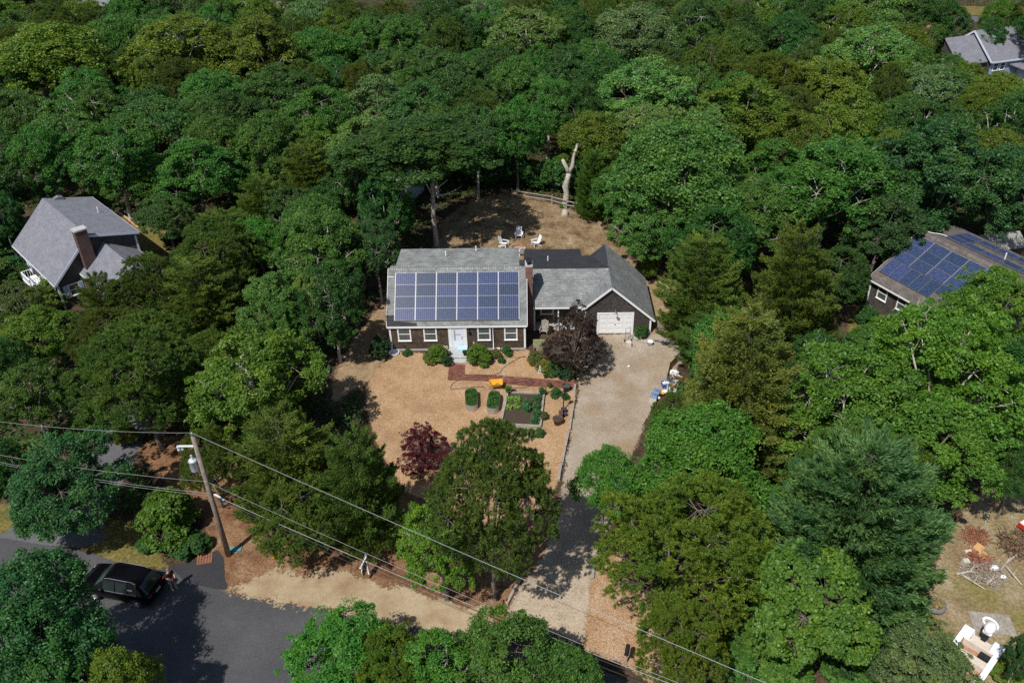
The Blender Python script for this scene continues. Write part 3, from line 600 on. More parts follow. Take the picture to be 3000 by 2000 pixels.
def pine_crown(name,seed,R=4,b=4.4,zc=7,nl=12,lr=.42,npf=34,pr=.46,ntuft=7,nneed=24,L=(.17,.28),wd=.042):
    rg=np.random.default_rng(seed);C,Nn,Rr,lob=crown_points(rg,R,b,zc,nl,lr,npf,pr)
    k=len(C);i0=np.repeat(np.arange(k),ntuft);u=sph(rg,len(i0));ax=unit(Nn*.5+np.array([0,0,.8]))[i0]
    d=(u*ax).sum(1);u=np.where((d<-.1)[:,None],u-2*d[:,None]*ax,u)
    tc=C[i0]+u*Rr[i0][:,None]*rg.uniform(.5,1.1,size=(len(i0),1))*np.array([1,1,.7]);td=unit(u*.6+np.array([0,0,.7])+rg.normal(size=u.shape)*.25)
    idx=np.repeat(np.arange(len(i0)),nneed);t=unit(td[idx]*.75+sph(rg,len(idx))*.85);Ls=rg.uniform(*L,len(idx))
    pos=tc[idx]+t*(Ls*.5)[:,None]*.9+rg.normal(size=t.shape)*.04
    nn=unit(np.cross(t,sph(rg,len(idx))));cl=rg.random(len(i0))[idx]
    return leaves_mesh(name,pos,nn,t,Ls,np.full(len(idx),wd)*rg.uniform(.8,1.5,len(idx)),cl,rg),C,lob
def bough_crown(name,seed,R=5,H=12,z0=1.0,nlev=15,nb=9,droop=.1,upt=.5,L=(.2,.34),wd=.045,dens=62,layer=.35,shape=.8,nneed=9):
    """conifer of whorled boughs: plumes of needles along each bough"""
    rg=np.random.default_rng(seed);tc=[];td=[];br=[];cid=[];ci=0
    for lv in range(nlev):
        f=lv/(nlev-1);z=z0+(H-z0)*f**.9*.97;rr=R*(math.sqrt(max(0,1-f**1.6))**shape)*rg.uniform(.9,1.08)+.25
        n=max(4,int(nb*(.5+.6*(1-f))))
        for k in range(n):
            a=2*math.pi*(k+rg.random()*.8)/n+lv*.7;r=rr*rg.uniform(.78,1.1);dv=np.array([math.cos(a),math.sin(a),0]);side=np.array([-dv[1],dv[0],0])
            m=max(6,int(dens*r/R));t=rg.uniform(.03,1,m)**.62
            lat=rg.normal(size=m)*.30*r*(1.12-t)*.9
            zz=z-droop*r*t+upt*r*.35*t**3+rg.normal(size=m)*.10*layer*2-abs(lat)*.15
            p=dv*(t*r)[:,None]+side*lat[:,None];p[:,2]=zz
            d=unit(dv*1.0+side*np.sign(lat)[:,None]*(np.abs(lat)/r*1.6)[:,None]+np.array([0,0,upt])+rg.normal(size=(m,3))*.22)
            tc.append(p);td.append(d);br.append([(0,0,z-.1),tuple(dv*r*.5+np.array([0,0,z-droop*r*.5])),tuple(dv*r*.9+np.array([0,0,z-droop*r*.9+upt*r*.25]))]);cid.append(np.full(m,rg.random()))
    tc=np.concatenate(tc);td=np.concatenate(td);cid=np.concatenate(cid)
    idx=np.repeat(np.arange(len(tc)),nneed);t=unit(td[idx]+sph(rg,len(idx))*.55);Ls=rg.uniform(*L,len(idx))
    pos=tc[idx]+td[idx]*rg.uniform(-.2,.25,size=(len(idx),1))+rg.normal(size=t.shape)*.06
    nn=unit(np.cross(t,sph(rg,len(idx)))+np.array([0,0,.6]));nn=unit(nn-t*(nn*t).sum(1,keepdims=True))
    return leaves_mesh(name,pos,nn,t,Ls,np.full(len(idx),wd)*rg.uniform(.8,1.5,len(idx)),cid[idx],rg),br
def trunk_mesh(name,seed,lob,C,H,r0,mat,twigs=.6,bare=0):
    rg=random.Random(seed);m=MB();zf=min(l[0][2] for l in lob)*.75
    top=max(l[0][2] for l in lob)
    base=[Vector((rg.uniform(-.12,.12)*i,rg.uniform(-.12,.12)*i,zf*i/3)) for i in range(4)]
    m.tube([base[0]-Vector((0,0,.3))]+base,[r0*1.35,r0*1.15,r0,r0*.92,r0*.85],8)
    f=base[-1]
    for c,r in lob:
        c=Vector(c);mid=f.lerp(c,.5)+Vector((rg.uniform(-.3,.3),rg.uniform(-.3,.3),-.25*(c-f).length*.3));m.tube([f,mid,c],[r0*.55,r0*.36,r0*.18],6)
        near=[Vector(q) for q in C if (Vector(q)-c).length<r*1.15]
        for q in near:
            if rg.random()<twigs: m.tube([c,c.lerp(q,.55)+Vector((rg.uniform(-.15,.15),rg.uniform(-.15,.15),.08)),c.lerp(q,.9)],[r0*.15,r0*.09,r0*.03],4,cap=False)
    for k in range(bare):
        c,r=lob[rg.randrange(len(lob))];c=Vector(c);d=(c-Vector((0,0,zf))).normalized()
        e=c+d*r*rg.uniform(.9,1.25);m.tube([c,c.lerp(e,.6)+Vector((rg.uniform(-.2,.2),rg.uniform(-.2,.2),.1)),e],[r0*.22,r0*.15,r0*.05],5,cap=False)
        for j in range(3):
            p=c.lerp(e,rg.uniform(.4,.95));m.tube([p,p+Vector((rg.uniform(-.6,.6),rg.uniform(-.6,.6),rg.uniform(.05,.5)))],[r0*.11,r0*.03],4,cap=False)
    return m.mesh(name,mat,True)
def leafmat(name,dark,light,trans=.3,gloss=.32,rough=.5,hv=.45,tip=None):
    g_=(1.62,1.52,1.2) if name.startswith('needles') else (1.38,1.46,1.15) if name.startswith('leaves_') else (1.1,1.1,1.0)
    dark=tuple(a*b for a,b in zip(dark,g_));light=tuple(a*b for a,b in zip(light,g_))
    if name in('leaves_br','leaves_yl3','leaves_vine','leaves_lime2','leaves_br3'): dark=tuple(x*.88 for x in dark);light=tuple(x*.86 for x in light)
    m=N(name);a=m.n('Attribute',attribute_name='rnd').outputs['Fac'];cl=m.n('Attribute',attribute_name='clump').outputs['Fac']
    c=m.ramp(m.math('ADD',m.math('MULTIPLY',a,.55),m.math('MULTIPLY',cl,.45)),[(.15,dark),(.85,light)]+([(.97,tip)] if tip else []))
    tcn=m.n('TexCoord').outputs['Object'];c=m.mix(1,c,m.ramp(m.noise(.42,3,tcn,.6),[(.32,(.80,.90,1.0)),(.5,(1,1,1)),(.68,(1.28,1.12,.88))]),'MULTIPLY')
    oi=m.n('ObjectInfo').outputs['Random'];hs=m.n('HueSaturation');m.l(c,hs.inputs['Color'])
    m.l(m.math('ADD',m.math('MULTIPLY',oi,.04),.48),hs.inputs['Hue']);m.l(m.math('ADD',m.math('MULTIPLY',oi,hv*.6),1-hv*.3),hs.inputs['Value'])
    m.l(hs.outputs[0],m.b.inputs['Base Color']);m.b.inputs['Roughness'].default_value=rough;m.b.inputs['Specular IOR Level'].default_value=gloss
    tl=m.n('BsdfTranslucent');m.l(m.mix(1,hs.outputs[0],(1.25,1.3,.5),'MULTIPLY'),tl.inputs['Color'])
    mx=m.n('MixShader');mx.inputs[0].default_value=trans;m.l(m.b.outputs[0],mx.inputs[1]);m.l(tl.outputs[0],mx.inputs[2]);m.l(mx.outputs[0],m.out.inputs[0])
    return m.mat
LEAF={}
for k_,(d_,l_) in dict(dk=((.018,.052,.012),(.042,.10,.024)),dkb=((.018,.056,.019),(.045,.108,.038)),md=((.027,.075,.014),(.072,.15,.032)),md2=((.025,.066,.018),(.062,.13,.036)),
  lt=((.052,.11,.026),(.125,.21,.066)),lt2=((.032,.09,.018),(.085,.17,.042)),bl=((.05,.10,.038),(.12,.195,.09)),yl=((0.052,0.097,0.009),(0.128,0.194,0.031)),yl2=((0.043,0.079,0.008),(0.103,0.156,0.023)),
  yl3=((0.049,0.108,0.010),(0.123,0.211,0.032)),yl4=((0.034,0.091,0.011),(0.087,0.180,0.030)),br=((.036,.105,.013),(.09,.19,.03)),br2=((.042,.095,.02),(.10,.18,.05)),br3=((.034,.105,.017),(.095,.21,.037)),
  lime=((.07,.115,.018),(.17,.225,.055)),lime2=((.056,.12,.01),(.135,.235,.026)),gy=((.042,.085,.034),(.12,.18,.08)),ol2=((0.034,0.062,0.014),(0.081,0.120,0.030)),vine=((.036,.105,.016),(.11,.225,.042))).items():
    LEAF[k_]=leafmat('leaves_'+k_,d_,l_)
for k_,(d_,l_) in dict(ol=((0.038,0.070,0.013),(0.103,0.154,0.034)),ol2=((0.030,0.060,0.013),(0.082,0.132,0.032)),ol3=((0.034,0.066,0.015),(0.091,0.142,0.039)),yp=((0.042,0.074,0.009),(0.112,0.162,0.025)),wp=((.026,.074,.03),(.10,.185,.078)),wpb=((.035,.08,.014),(.10,.165,.04)),ced=((0.059,0.084,0.018),(0.138,0.170,0.048)),yl2=((0.043,0.078,0.011),(0.109,0.156,0.030))).items():
    LEAF['n_'+k_]=leafmat('needles_'+k_,d_,l_,trans=.34,gloss=.25,rough=.6)
PLUM=leafmat('plum_leaves',(.016,.010,.009),(.05,.033,.025),.15,.3)
RED=leafmat('maple_leaves',(.05,.006,.012),(.13,.014,.03),.3,.3)
FLOW=leafmat('blossom',(.45,.42,.36),(.7,.68,.6),.2)
OAKS=[]
for i in range(5):
    me,C_,lob=oak_crown('oak_leaves',11+i,nl=(12,16,10,20,14)[i],lr=(.42,.36,.46,.33,.40)[i],pr=(.62,.55,.7,.55,.62)[i],npf=(46,36,54,30,40)[i])
    OAKS.append((me,trunk_mesh('oak_limbs',i,lob,C_,12,.24,BARKG if i in(1,3) else BARK,twigs=.08,bare=9 if i in(1,3) else 0)))
PINES=[]
for i in range(4):
    me,C_,lob=pine_crown('pine_needles',40+i,R=5,b=4.6,zc=7.4,nl=(15,20,18,24)[i],lr=(.38,.34,.36,.3)[i],npf=(42,38,40,36)[i])
    PINES.append((me,trunk_mesh('pine_limbs',60+i,lob,C_,12,.2,BARK,twigs=.08,bare=4)))
BARKD=plain('dark_bark',(.085,.07,.058),.9,var=.5,scale=8)
def bough_trunk(name,br,H,r0):
    m=MB();m.tube([(0,0,-.3),(0,0,H*.3),(0,0,H*.7),(0,0,H*.93)],[r0*1.2,r0,r0*.5,.02],8)
    for b_ in br: m.tube(b_,[r0*.16,r0*.10,r0*.04],4,cap=False)
    return m.mesh(name,BARKD,True)
me,br=bough_crown('white_pine_needles',71,R=5,H=12,z0=.8,nlev=22,nb=13,droop=.05,upt=.7,dens=95,nneed=10,L=(.26,.42),wd=.06,shape=.75);WPINE=(me,bough_trunk('white_pine_limbs',br,12,.2))
me,br=bough_crown('cedar_needles',72,R=5,H=12,z0=.8,nlev=17,nb=12,droop=.14,upt=.45,dens=105,nneed=12,L=(.16,.28),wd=.065,layer=.5,shape=.9);CEDAR=(me,bough_trunk('cedar_limbs',br,12,.22))
LPINE=[]
for i in range(3):
    me,br=bough_crown('layered_pine_needles',75+i,R=5,H=12,z0=1.6,nlev=14,nb=10,droop=.02,upt=.5,dens=95,nneed=12,L=(.2,.34),wd=.06,layer=.45,shape=.85);LPINE.append((me,bough_trunk('layered_pine_limbs',br,12,.2)))
me,C_,lob=oak_crown('broad_leaves',81,nl=18,lr=.36,pr=.55,npf=40,nleaf=70,L=(.2,.36),asp=.8,up=.6);VINE=(me,trunk_mesh('broad_limbs',9,lob,C_,12,.18,BARK))
_slot={}
def mesh_with(me,mat):
    k=(me.name,mat.name)
    return k
def place_tree(x,y,a,H,kind,col,label,i,name=None,group=None):
    rg=random.Random(i*7+3)
    if kind=='oak': me,tr=OAKS[rg.randrange(5)];mt=LEAF[col];nm='oak_tree'
    elif kind=='bush': return shrub('bush',label,'bush',(x,y,0),a,H/1.55,LEAF[col],i)
    elif kind=='vine': me,tr=VINE;mt=LEAF['vine'];nm='broadleaf_tree'
    elif kind=='pine': me,tr=PINES[rg.randrange(4)];mt=LEAF['n_'+col];nm='pine_tree'
    elif kind=='lpine': me,tr=LPINE[rg.randrange(3)];mt=LEAF['n_'+col];nm='pine_tree'
    elif kind=='wpine': me,tr=WPINE;mt=LEAF['n_'+col];nm='white_pine_tree'
    else: me,tr=CEDAR;mt=LEAF['n_'+col];nm='cedar_tree'
    t=thing(name or nm,label,'tree',(x,y,0),rg.uniform(0,6.28),group)
    q_=rg.uniform(.9,1.12);t.scale=(a/5*q_,a/5/q_,H/12);t.rotation_euler=(rg.uniform(-.09,.09),rg.uniform(-.09,.09),t.rotation_euler[2])
    for n_,m_ in (('crown',me),('trunk',tr)):
        o=bpy.data.objects.new(n_,m_);COL.objects.link(o);o.parent=t
        if n_=='crown':
            if not m_.materials: m_.materials.append(mt)
            o.material_slots[0].link='OBJECT';o.material_slots[0].material=mt
    return t
def crown_of(me,mat): 
    if not me.materials: me.materials.append(mat)
#SHRUBS of about 1 m
SHR=[]
for i in range(3):
    me,C_,lob=oak_crown('shrub_leaves',101+i,R=1,b=.8,zc=.75,nl=9,lr=.45,npf=22,pr=.17,nleaf=55,L=(.07,.13),up=.6,asp=.6)
    SHR.append((me,trunk_mesh('shrub_stems',i,lob,C_,1.5,.03,BARK)))
me,C_,lob=oak_crown('small_tree_leaves',120,R=2.3,b=2.2,zc=2.7,nl=30,lr=.25,npf=16,pr=.26,nleaf=52,L=(.08,.16),up=.3,asp=.55);SMALL=(me,trunk_mesh('small_tree_limbs',5,lob,C_,5,.09,BARK,twigs=.8))
def shrub(name,label,cat,loc,sx,sz,mat,i=0,proto=None,group=None):
    me,tr=proto or SHR[i%3];t=thing(name,label,cat,tuple(loc),i*1.3,group);t.scale=(sx,sx,sz)
    for n_,m_ in (('foliage',me),('stems',tr)):
        o=bpy.data.objects.new(n_,m_);COL.objects.link(o);o.parent=t
        if n_=='foliage':
            if not m_.materials:m_.materials.append(mat)
            o.material_slots[0].link='OBJECT';o.material_slots[0].material=mat
    return t
def at(x,y,z=0): return (x,y,z)
TREES=[
(-74.52,92.36,6.43,12.01,'oak','dk','dark green oak filling the upper left corner of the photo'),
(-66.15,79.58,5.41,10.07,'oak','ol2','greyish olive rounded oak near the left edge of the far woods'),
(-61.20,86.81,4.69,9.69,'oak','yl','yellow green round oak just below the grey roof at the far left'),
(-52.78,88.92,5.71,10.35,'oak','dk','dark oak right of the grey roof at the far left'),
(-46.62,96.16,5.63,10.07,'oak','dk','dark oak between the two far roofs at the top left'),
(-34.82,89.18,5.70,10.07,'oak','yl','olive yellow oak in front of the brown far roof'),
(-48.32,69.69,6.13,10.70,'oak','md','mid green oak left of the broad yellow crowned oak'),
(-52.01,54.57,7.62,13.32,'oak','yl','big glossy yellow green oak at the far left edge'),
(-36.27,60.49,7.20,12.58,'oak','yl','broad pale topped yellow oak left half of the twin crown'),
(-25.37,57.51,7.28,12.71,'oak','yl2','broad darker yellow oak right half of the twin crown'),
(-22.62,80.85,4.84,10.07,'oak','bl','pale silvery oak top left of centre in the far woods'),
(-17.76,62.49,5.05,10.07,'oak','md','green oak below the pale silvery oak in the far woods'),
(-42.52,45.46,4.71,10.07,'oak','md','green oak under the glossy yellow oak with pale specks'),
(-19.61,44.85,5.33,10.07,'oak','md2','leafy oak below the darker yellow oak'),
(-47.86,38.07,4.87,10.07,'oak','ol2','dull olive oak on the left edge above the fence'),
(-39.50,33.99,4.49,10.07,'oak','md','fresh green oak above the stockade fence'),
(-30.04,33.59,5.68,10.07,'oak','md2',"wide oak straight above the left neighbour's roof"),
(-23.16,36.02,4.55,10.07,'oak','dk','shadowy oak right of the wide oak above the left roof'),
(-13.15,37.93,4.82,10.07,'oak','md','bushy green oak left of the small pine in the canopy'),
(-15.99,28.73,4.07,10.07,'oak','md','mid green oak behind the leaning olive pine'),
(-31.86,25.76,4.17,10.07,'oak','md','oak whose branches hang over the lumber pile'),
(-15.89,86.64,3.91,8.18,'pine','ol2','dark olive pine at the top left of the centre'),
(-10.21,87.02,3.90,8.48,'pine','ol','olive pine second from left along the top of the centre'),
(-2.97,94.72,5.55,10.07,'oak','md2','dull green oak cut by the top edge left of centre'),
(-1.97,76.79,4.71,10.07,'oak','dk','deep green oak beneath the top centre olive pines'),
(4.20,78.92,4.20,10.07,'oak','bl','frosted pale green oak near the top centre'),
(10.72,87.59,5.02,10.07,'pine','ol','olive pine close to the top centre of the photo'),
(17.33,93.06,4.87,10.07,'oak','yl','yellowish oak cut by the top edge at the centre'),
(24.07,91.49,5.72,10.07,'oak','yl2','mixed yellow oak at the top right of centre'),
(31.63,84.08,4.89,10.07,'pine','ol2','dark pine at the top right of the centre'),
(17.81,80.56,3.39,10.07,'oak','dk','small dark oak behind the pale gold oak'),
(12.05,65.30,6.63,11.58,'oak','lt','pale gold green oak high in the middle of the woods'),
(16.66,52.05,3.96,10.07,'oak','dk','black shaded oak in the gap right of the pale gold oak'),
(7.63,52.55,3.98,10.07,'oak','dk','dark oak left of the shaded gap in the middle woods'),
(1.91,50.47,4.62,10.07,'oak','md2','deep green feathery oak left of the middle woods'),
(-5.92,68.27,4.72,10.07,'oak','md','mid green oak between the olive pines and the feathery oak'),
(-11.98,64.97,4.62,10.07,'oak','md','green oak under the left dark olive pine'),
(26.45,65.82,6.64,11.59,'oak','bl','thin pale oak with bare grey limbs showing through'),
(-4.29,50.81,4.40,10.07,'oak','md','green oak above the silvery oak with grey twigs'),
(-9.96,47.66,2.72,10.07,'pine','ol','small olive pine poking out of the oak canopy'),
(-6.57,39.58,4.67,10.07,'oak','bl','silvery oak with grey twigs above the main house'),
(-0.78,38.33,3.98,10.07,'oak','md2','oak right of the silvery oak with grey twigs'),
(10.86,46.57,4.25,10.07,'oak','md','bushy oak just below the pale gold oak'),
(13.80,40.60,3.41,10.07,'oak','md','oak overhanging the dark hollow behind the yard'),
(21.34,47.13,4.48,10.07,'oak','dk','dark oak behind the pale forked dead trunk'),
(26.27,40.75,6.36,11.10,'oak','lt','large bright oak right of the forked dead trunk'),
(-5.54,28.31,4.24,10.07,'oak','lt','bright oak above the small white shed'),
(1.31,30.10,3.71,10.07,'oak','md','rounded oak leaning over the left end of the back yard'),
(5.90,29.70,3.30,10.07,'oak','md2','rounded oak leaning over the middle of the back yard'),
(10.27,31.64,3.56,10.07,'oak','md','oak with spreading limbs over the back yard shade'),
(18.02,36.50,2.47,10.07,'oak','dk','small dark oak above the split rail fence'),
(25.40,29.51,4.63,10.07,'oak','lt','bright leafy oak right of the bright green pine'),
(39.81,84.38,4.32,10.07,'oak','md','mid green oak on the top edge right of centre'),
(42.52,77.00,3.30,10.07,'lpine','ol','layered olive pine in a dark gap at the upper right'),
(49.14,81.82,4.25,10.07,'oak','md','leafy oak right of the layered olive pine'),
(55.62,83.16,4.85,10.07,'oak','dk','dark oak near the top edge left of the far street'),
(64.54,78.21,6.33,11.06,'oak','lt','light oak with bare limbs left of the far brick chimney'),
(57.62,70.98,4.22,10.07,'oak','yl2','dark yellow oak below the light oak with bare limbs'),
(75.55,76.30,3.50,9.19,'oak','dk','dark oak between the far chimney and the far street'),
(74.81,86.40,4.64,10.07,'oak','md2','oak on the top edge shading the far street'),
(85.99,83.59,3.23,7.43,'oak','br','bright oak at the top right corner behind the grey house'),
(64.55,65.14,4.11,8.65,'oak','yl2','golden green oak under the far brick chimney'),
(49.20,66.16,4.60,10.07,'oak','dk','dark oak left of the far bright green crown'),
(40.08,59.63,3.43,10.07,'oak','md','small green oak beside the layered olive pine'),
(35.99,53.40,4.68,10.07,'pine','ol','brownish pine left of the grey specked gap'),
(46.52,52.79,2.79,10.07,'oak','ol2','small grey olive oak near the lone far chimney top'),
(54.86,52.79,6.70,11.70,'oak','lt','bright green wide oak in the middle of the upper right'),
(67.43,57.29,2.20,6.99,'oak','md','green oak in front of the far grey house'),
(41.17,46.64,4.44,10.07,'pine','yl2','yellow tinged pine above the grey specked gap'),
(48.05,44.63,4.80,10.07,'oak','yl','tall golden oak at the centre of the upper right woods'),
(53.66,41.69,3.19,10.07,'pine','ol2','dark pine right of the tall golden oak'),
(57.64,40.98,4.02,10.07,'oak','bl','bluish oak behind the big dark oak on the right'),
(67.51,51.59,3.13,7.20,'oak','yl2','golden oak covering the corner of the far grey house'),
(66.82,41.55,3.97,8.91,'oak','yl','yellow oak at the right edge below the far grey house'),
(34.81,34.03,6.20,10.83,'oak','yl2','very wide golden brown oak in the right hand woods'),
(46.38,32.92,4.36,10.07,'oak','yl','golden oak to the right of the very wide one'),
(53.19,30.02,5.20,10.07,'oak','dk',"big dark bluish oak above the right neighbour's house"),
(31.38,42.30,3.66,10.07,'oak','md','oak left of the very wide golden brown oak'),
(29.45,28.52,3.63,10.07,'oak','lt','bright oak at the left side of the right hand woods'),
(61.76,29.65,3.64,10.07,'oak','dk','dark olive oak at the right edge above the shed'),
(39.23,26.11,4.10,10.07,'oak','yl2','olive oak under the two golden oaks'),
(-22.74,23.45,4.66,8.86,'oak','md',"sunny oak behind the left neighbour's back yard"),
(-31.24,26.57,4.05,7.08,'oak','md','oak hanging over the lumber beside the left house'),
(-24.71,18.74,2.67,5.74,'oak','md2','oak between the left house and the olive pines'),
(-15.14,18.41,3.08,8.30,'lpine','ol','olive pine standing tallest left of the main house'),
(-10.99,25.50,3.77,8.77,'lpine','ol','olive pine left of the back yard trunk'),
(-10.91,16.52,2.86,7.24,'oak','dk','dark oak between two olive pines left of the main house'),
(-16.89,11.80,3.21,7.62,'lpine','ol','mid olive pine right of the left house'),
(-8.10,15.89,2.17,7.42,'oak','dk',"dark oak close behind the main house's left corner"),
(-13.17,10.78,2.70,6.84,'oak','br','bright green oak left of the main house'),
(-22.33,8.66,1.87,4.69,'oak','br',"fresh green oak against the left house's wing"),
(-23.42,0.30,2.18,7.56,'lpine','ol2',"dark pine in front of the left house's window"),
(-20.13,1.81,3.02,7.64,'pine','ol2','dark pine right of the one before the left house'),
(-14.98,0.79,3.38,8.57,'lpine','ol','broad olive pine in the middle of the left pine group'),
(-20.10,-5.81,3.14,7.51,'pine','ol2','dark pine over the shaded left driveway'),
(-15.59,-6.67,3.23,7.72,'pine','ol','olive pine above the transformer'),
(-30.86,2.28,2.54,5.58,'oak','ol2','brownish olive oak at the left edge below the left house'),
(-26.40,-4.31,3.09,6.36,'oak','yl2','yellowish oak above the shaded left driveway'),
(-9.36,-1.96,2.59,7.95,'oak','br2','bushy oak with cream blossom left of the front yard'),
(-6.26,1.54,1.86,6.36,'oak','lime',"pale lime oak beside the house's left path"),
(-7.38,-3.39,2.03,6.36,'oak','md','lower green oak left of the front yard'),
(-7.32,-8.42,2.53,6.42,'lpine','ol','olive pine at the left of the front yard'),
(-11.35,-8.20,2.92,6.93,'pine','ol','olive pine between the transformer and the front yard'),
(-26.88,-8.07,2.44,6.36,'oak','dk','dark oak on the left edge above the wires'),
(-16.15,-19.61,3.67,7.15,'oak','dkb','dark green oak reaching over the left driveway'),
(-23.30,-11.82,2.39,6.77,'oak','md','oak on the left edge between two groups of wires'),
(-3.09,-20.02,3.58,9.28,'lpine','ol','olive pine right of the utility pole'),
(1.60,-21.06,2.68,9.59,'lpine','ol2','tall narrow pine left of the red maple'),
(-2.24,-21.79,3.01,6.00,'pine','ol','low spreading pine above the pine straw'),
(-8.87,-18.01,2.03,6.46,'pine','ol','thin olive pine behind the utility pole'),
(9.39,-25.56,3.56,12.73,'pine','ol3','big dense pine in the middle of the front yard'),
(6.61,-25.64,2.28,7.26,'oak','lime2','bright maple leaning out below the big dense pine'),
(21.36,-20.43,4.06,9.23,'oak','br','bright green oak right of the driveway'),
(15.91,-20.35,2.07,6.68,'oak','br3','bright green oak branch tree leaning over the driveway'),
(19.47,-26.27,4.40,9.31,'pine','yp','yellow green pine on the right of the driveway mouth'),
(19.38,-31.41,2.41,6.02,'pine','yp','yellow green pine nearest the mailboxes'),
(28.22,-27.70,4.34,13.86,'wpine','wp','big bluish green white pine on the right'),
(29.70,-28.08,1.95,5.00,'wpine','wp','low bluish pine under the big white pine'),
(37.93,-14.92,4.75,11.79,'oak','yl3','large yellow green oak in front of the right house'),
(31.94,-15.66,4.33,10.07,'oak','yl4','large green oak left of the yellow green one'),
(36.10,-18.80,4.43,8.62,'oak','yl4',"large oak crown above the white pine's right side"),
(24.84,-14.90,4.00,13.59,'cedar','ced','large layered olive brown cedar right of the driveway'),
(25.28,-0.21,3.39,10.59,'lpine','ol',"bushy pine behind the garage's right side"),
(32.32,-1.57,3.64,12.28,'lpine','ol','tall pine left of the right house'),
(21.02,-13.01,1.62,4.85,'pine','ol3','small dense evergreen beside the junk pile'),
(46.23,-4.71,3.51,9.31,'oak','yl3','oak at the right edge before the blue panels'),
(25.22,14.40,5.81,13.80,'oak','lt2','large bright oak behind the garage'),
(22.43,12.06,3.57,7.39,'oak','lt2','lower bright oak beside the back yard fence'),
(38.86,14.46,5.86,11.40,'oak','md','oak behind the tall pine left of the right house'),
(48.67,13.96,6.60,12.84,'oak','dkb','dark oak spreading behind the right house'),
(42.69,10.49,3.66,8.19,'oak','dkb',"dark oak touching the right house's roof"),
(54.41,14.69,4.19,10.86,'oak','dkb',"dark oak over the right neighbour's shed"),
(31.53,12.54,4.57,8.90,'oak','md','green oak above the bushy pine by the garage'),
(18.33,24.92,2.14,7.80,'wpine','wpb','bright green young white pine beside the forked dead trunk'),
(25.15,-31.37,2.77,9.08,'vine','br3',"bright broad leaved tree beside the mailboxes' pine"),
(30.40,-32.62,2.43,5.36,'oak','gy','grey green oak covering the front of the boat'),
(36.06,-31.45,0.74,4.50,'oak','dkb','dark oak on the right edge beside the boat'),
(-12.84,-31.50,3.38,9.33,'oak','dkb','large dark oak in the lower left corner'),
(-11.93,-33.54,3.33,6.47,'oak','dk','dark oak on the bottom edge at the left'),
(-8.06,-33.82,1.66,6.00,'oak','yl','small yellow oak on the bottom edge'),
(2.45,-32.26,3.06,6.00,'oak','br','bright oak rising from the bottom edge over the road'),
(10.26,-33.27,3.11,6.58,'oak','md','glossy oak rising from the bottom edge beside the driveway'),
(4.59,-33.71,2.53,6.00,'pine','yp','olive pine on the bottom edge between the two road oaks'),
(-4.00,-1.62,2.68,8.79,'oak','dk',"dark oak hugging the house's left wall"),
(41.02,-19.37,1.67,6.00,'oak','dk','dark oak on the right edge above the dry yard'),
(25.73,-3.23,2.82,6.00,'lpine','ol2','pine standing between the garage and the cedar'),
(-40.26,17.10,2.02,7.07,'oak','dk','dark oak added as shade on the left edge beside the left house'),  # added oak, its dark leaves stand for deep shade over the ground
(-2.38,14.36,2.77,9.71,'oak','dk','dark oak left of the bare grey trunk behind the house'),
(-1.89,7.63,2.33,7.93,'oak','dkb','shaded oak behind the rear left corner of the dormer'),
(7.05,-33.00,2.45,6.00,'oak','br','bright oak on the bottom edge between the two road oaks'),
(13.38,-33.60,1.88,5.65,'oak','md','oak on the bottom edge at the driveway mouth'),
(-22.28,-18.42,2.03,6.36,'oak','dk','dark oak on the left edge above the left driveway'),
(21.19,19.60,3.15,8.17,'oak','md','oak in front of the bright oak behind the garage'),
(-43.22,57.09,3.96,9.16,'pine','ol2','dark olive pine tucked in front of the mid green oak left of the broad yellow'),
(52.98,59.21,3.28,9.76,'pine','ol2','dark olive pine tucked in front of the dark yellow oak below the light oak with'),
(-29.39,70.40,3.64,9.85,'pine','ol2','dark olive pine tucked in front of the olive yellow oak in front of the brown'),
(58.20,60.43,3.87,10.08,'oak','md','green oak tucked in front of the light oak with bare limbs left of the far'),
(-57.33,68.06,4.51,11.24,'pine','ol2','dark olive pine tucked right of the greyish olive rounded oak near the left edge of'),
(45.34,72.88,4.37,10.03,'oak','yl2','golden oak tucked left of the leafy oak right of the layered olive pine'),
(-45.05,78.28,4.46,9.50,'oak','md2','dull green oak tucked right of the dark oak right of the grey roof at the'),
(18.06,73.69,3.85,9.81,'oak','md','green oak tucked right of the small dark oak behind the pale gold oak'),
(-27.98,47.71,4.58,9.04,'oak','md','green oak tucked right of the broad pale topped yellow oak left half of the twin'),
(5.86,43.67,3.98,8.67,'oak','dk','dark oak tucked left of the dark oak left of the shaded gap in the middle'),
(2.51,67.73,3.71,10.99,'oak','dk','dark oak tucked left of the frosted pale green oak near the top centre'),
(-13.33,54.33,3.38,8.33,'oak','dk','dark oak tucked right of the green oak below the pale silvery oak in the far'),
(58.79,24.55,4.21,8.55,'oak','yl2','golden oak tucked left of the dark olive oak at the right edge above the shed'),
(48.39,57.47,4.10,9.05,'oak','dk','dark oak tucked right of the dark oak left of the far bright green crown'),
(36.27,40.91,4.22,9.67,'oak','md','green oak tucked left of the yellow tinged pine above the grey specked gap'),
(-65.87,72.03,3.88,11.06,'oak','md','green oak tucked left of the greyish olive rounded oak near the left edge of the'),
(62.73,37.47,3.54,8.83,'oak','yl2','golden oak tucked left of the yellow oak at the right edge below the far grey'),
(-56.20,77.67,3.74,10.13,'pine','ol2','dark olive pine tucked right of the yellow green round oak just below the grey roof'),
(-51.16,81.92,3.92,11.29,'oak','md','green oak tucked left of the dark oak right of the grey roof at the far'),
(35.66,21.84,4.46,8.55,'oak','md','green oak tucked left of the olive oak under the two golden oaks'),
(36.56,74.74,4.10,10.59,'oak','md','green oak tucked left of the mid green oak on the top edge right of centre'),
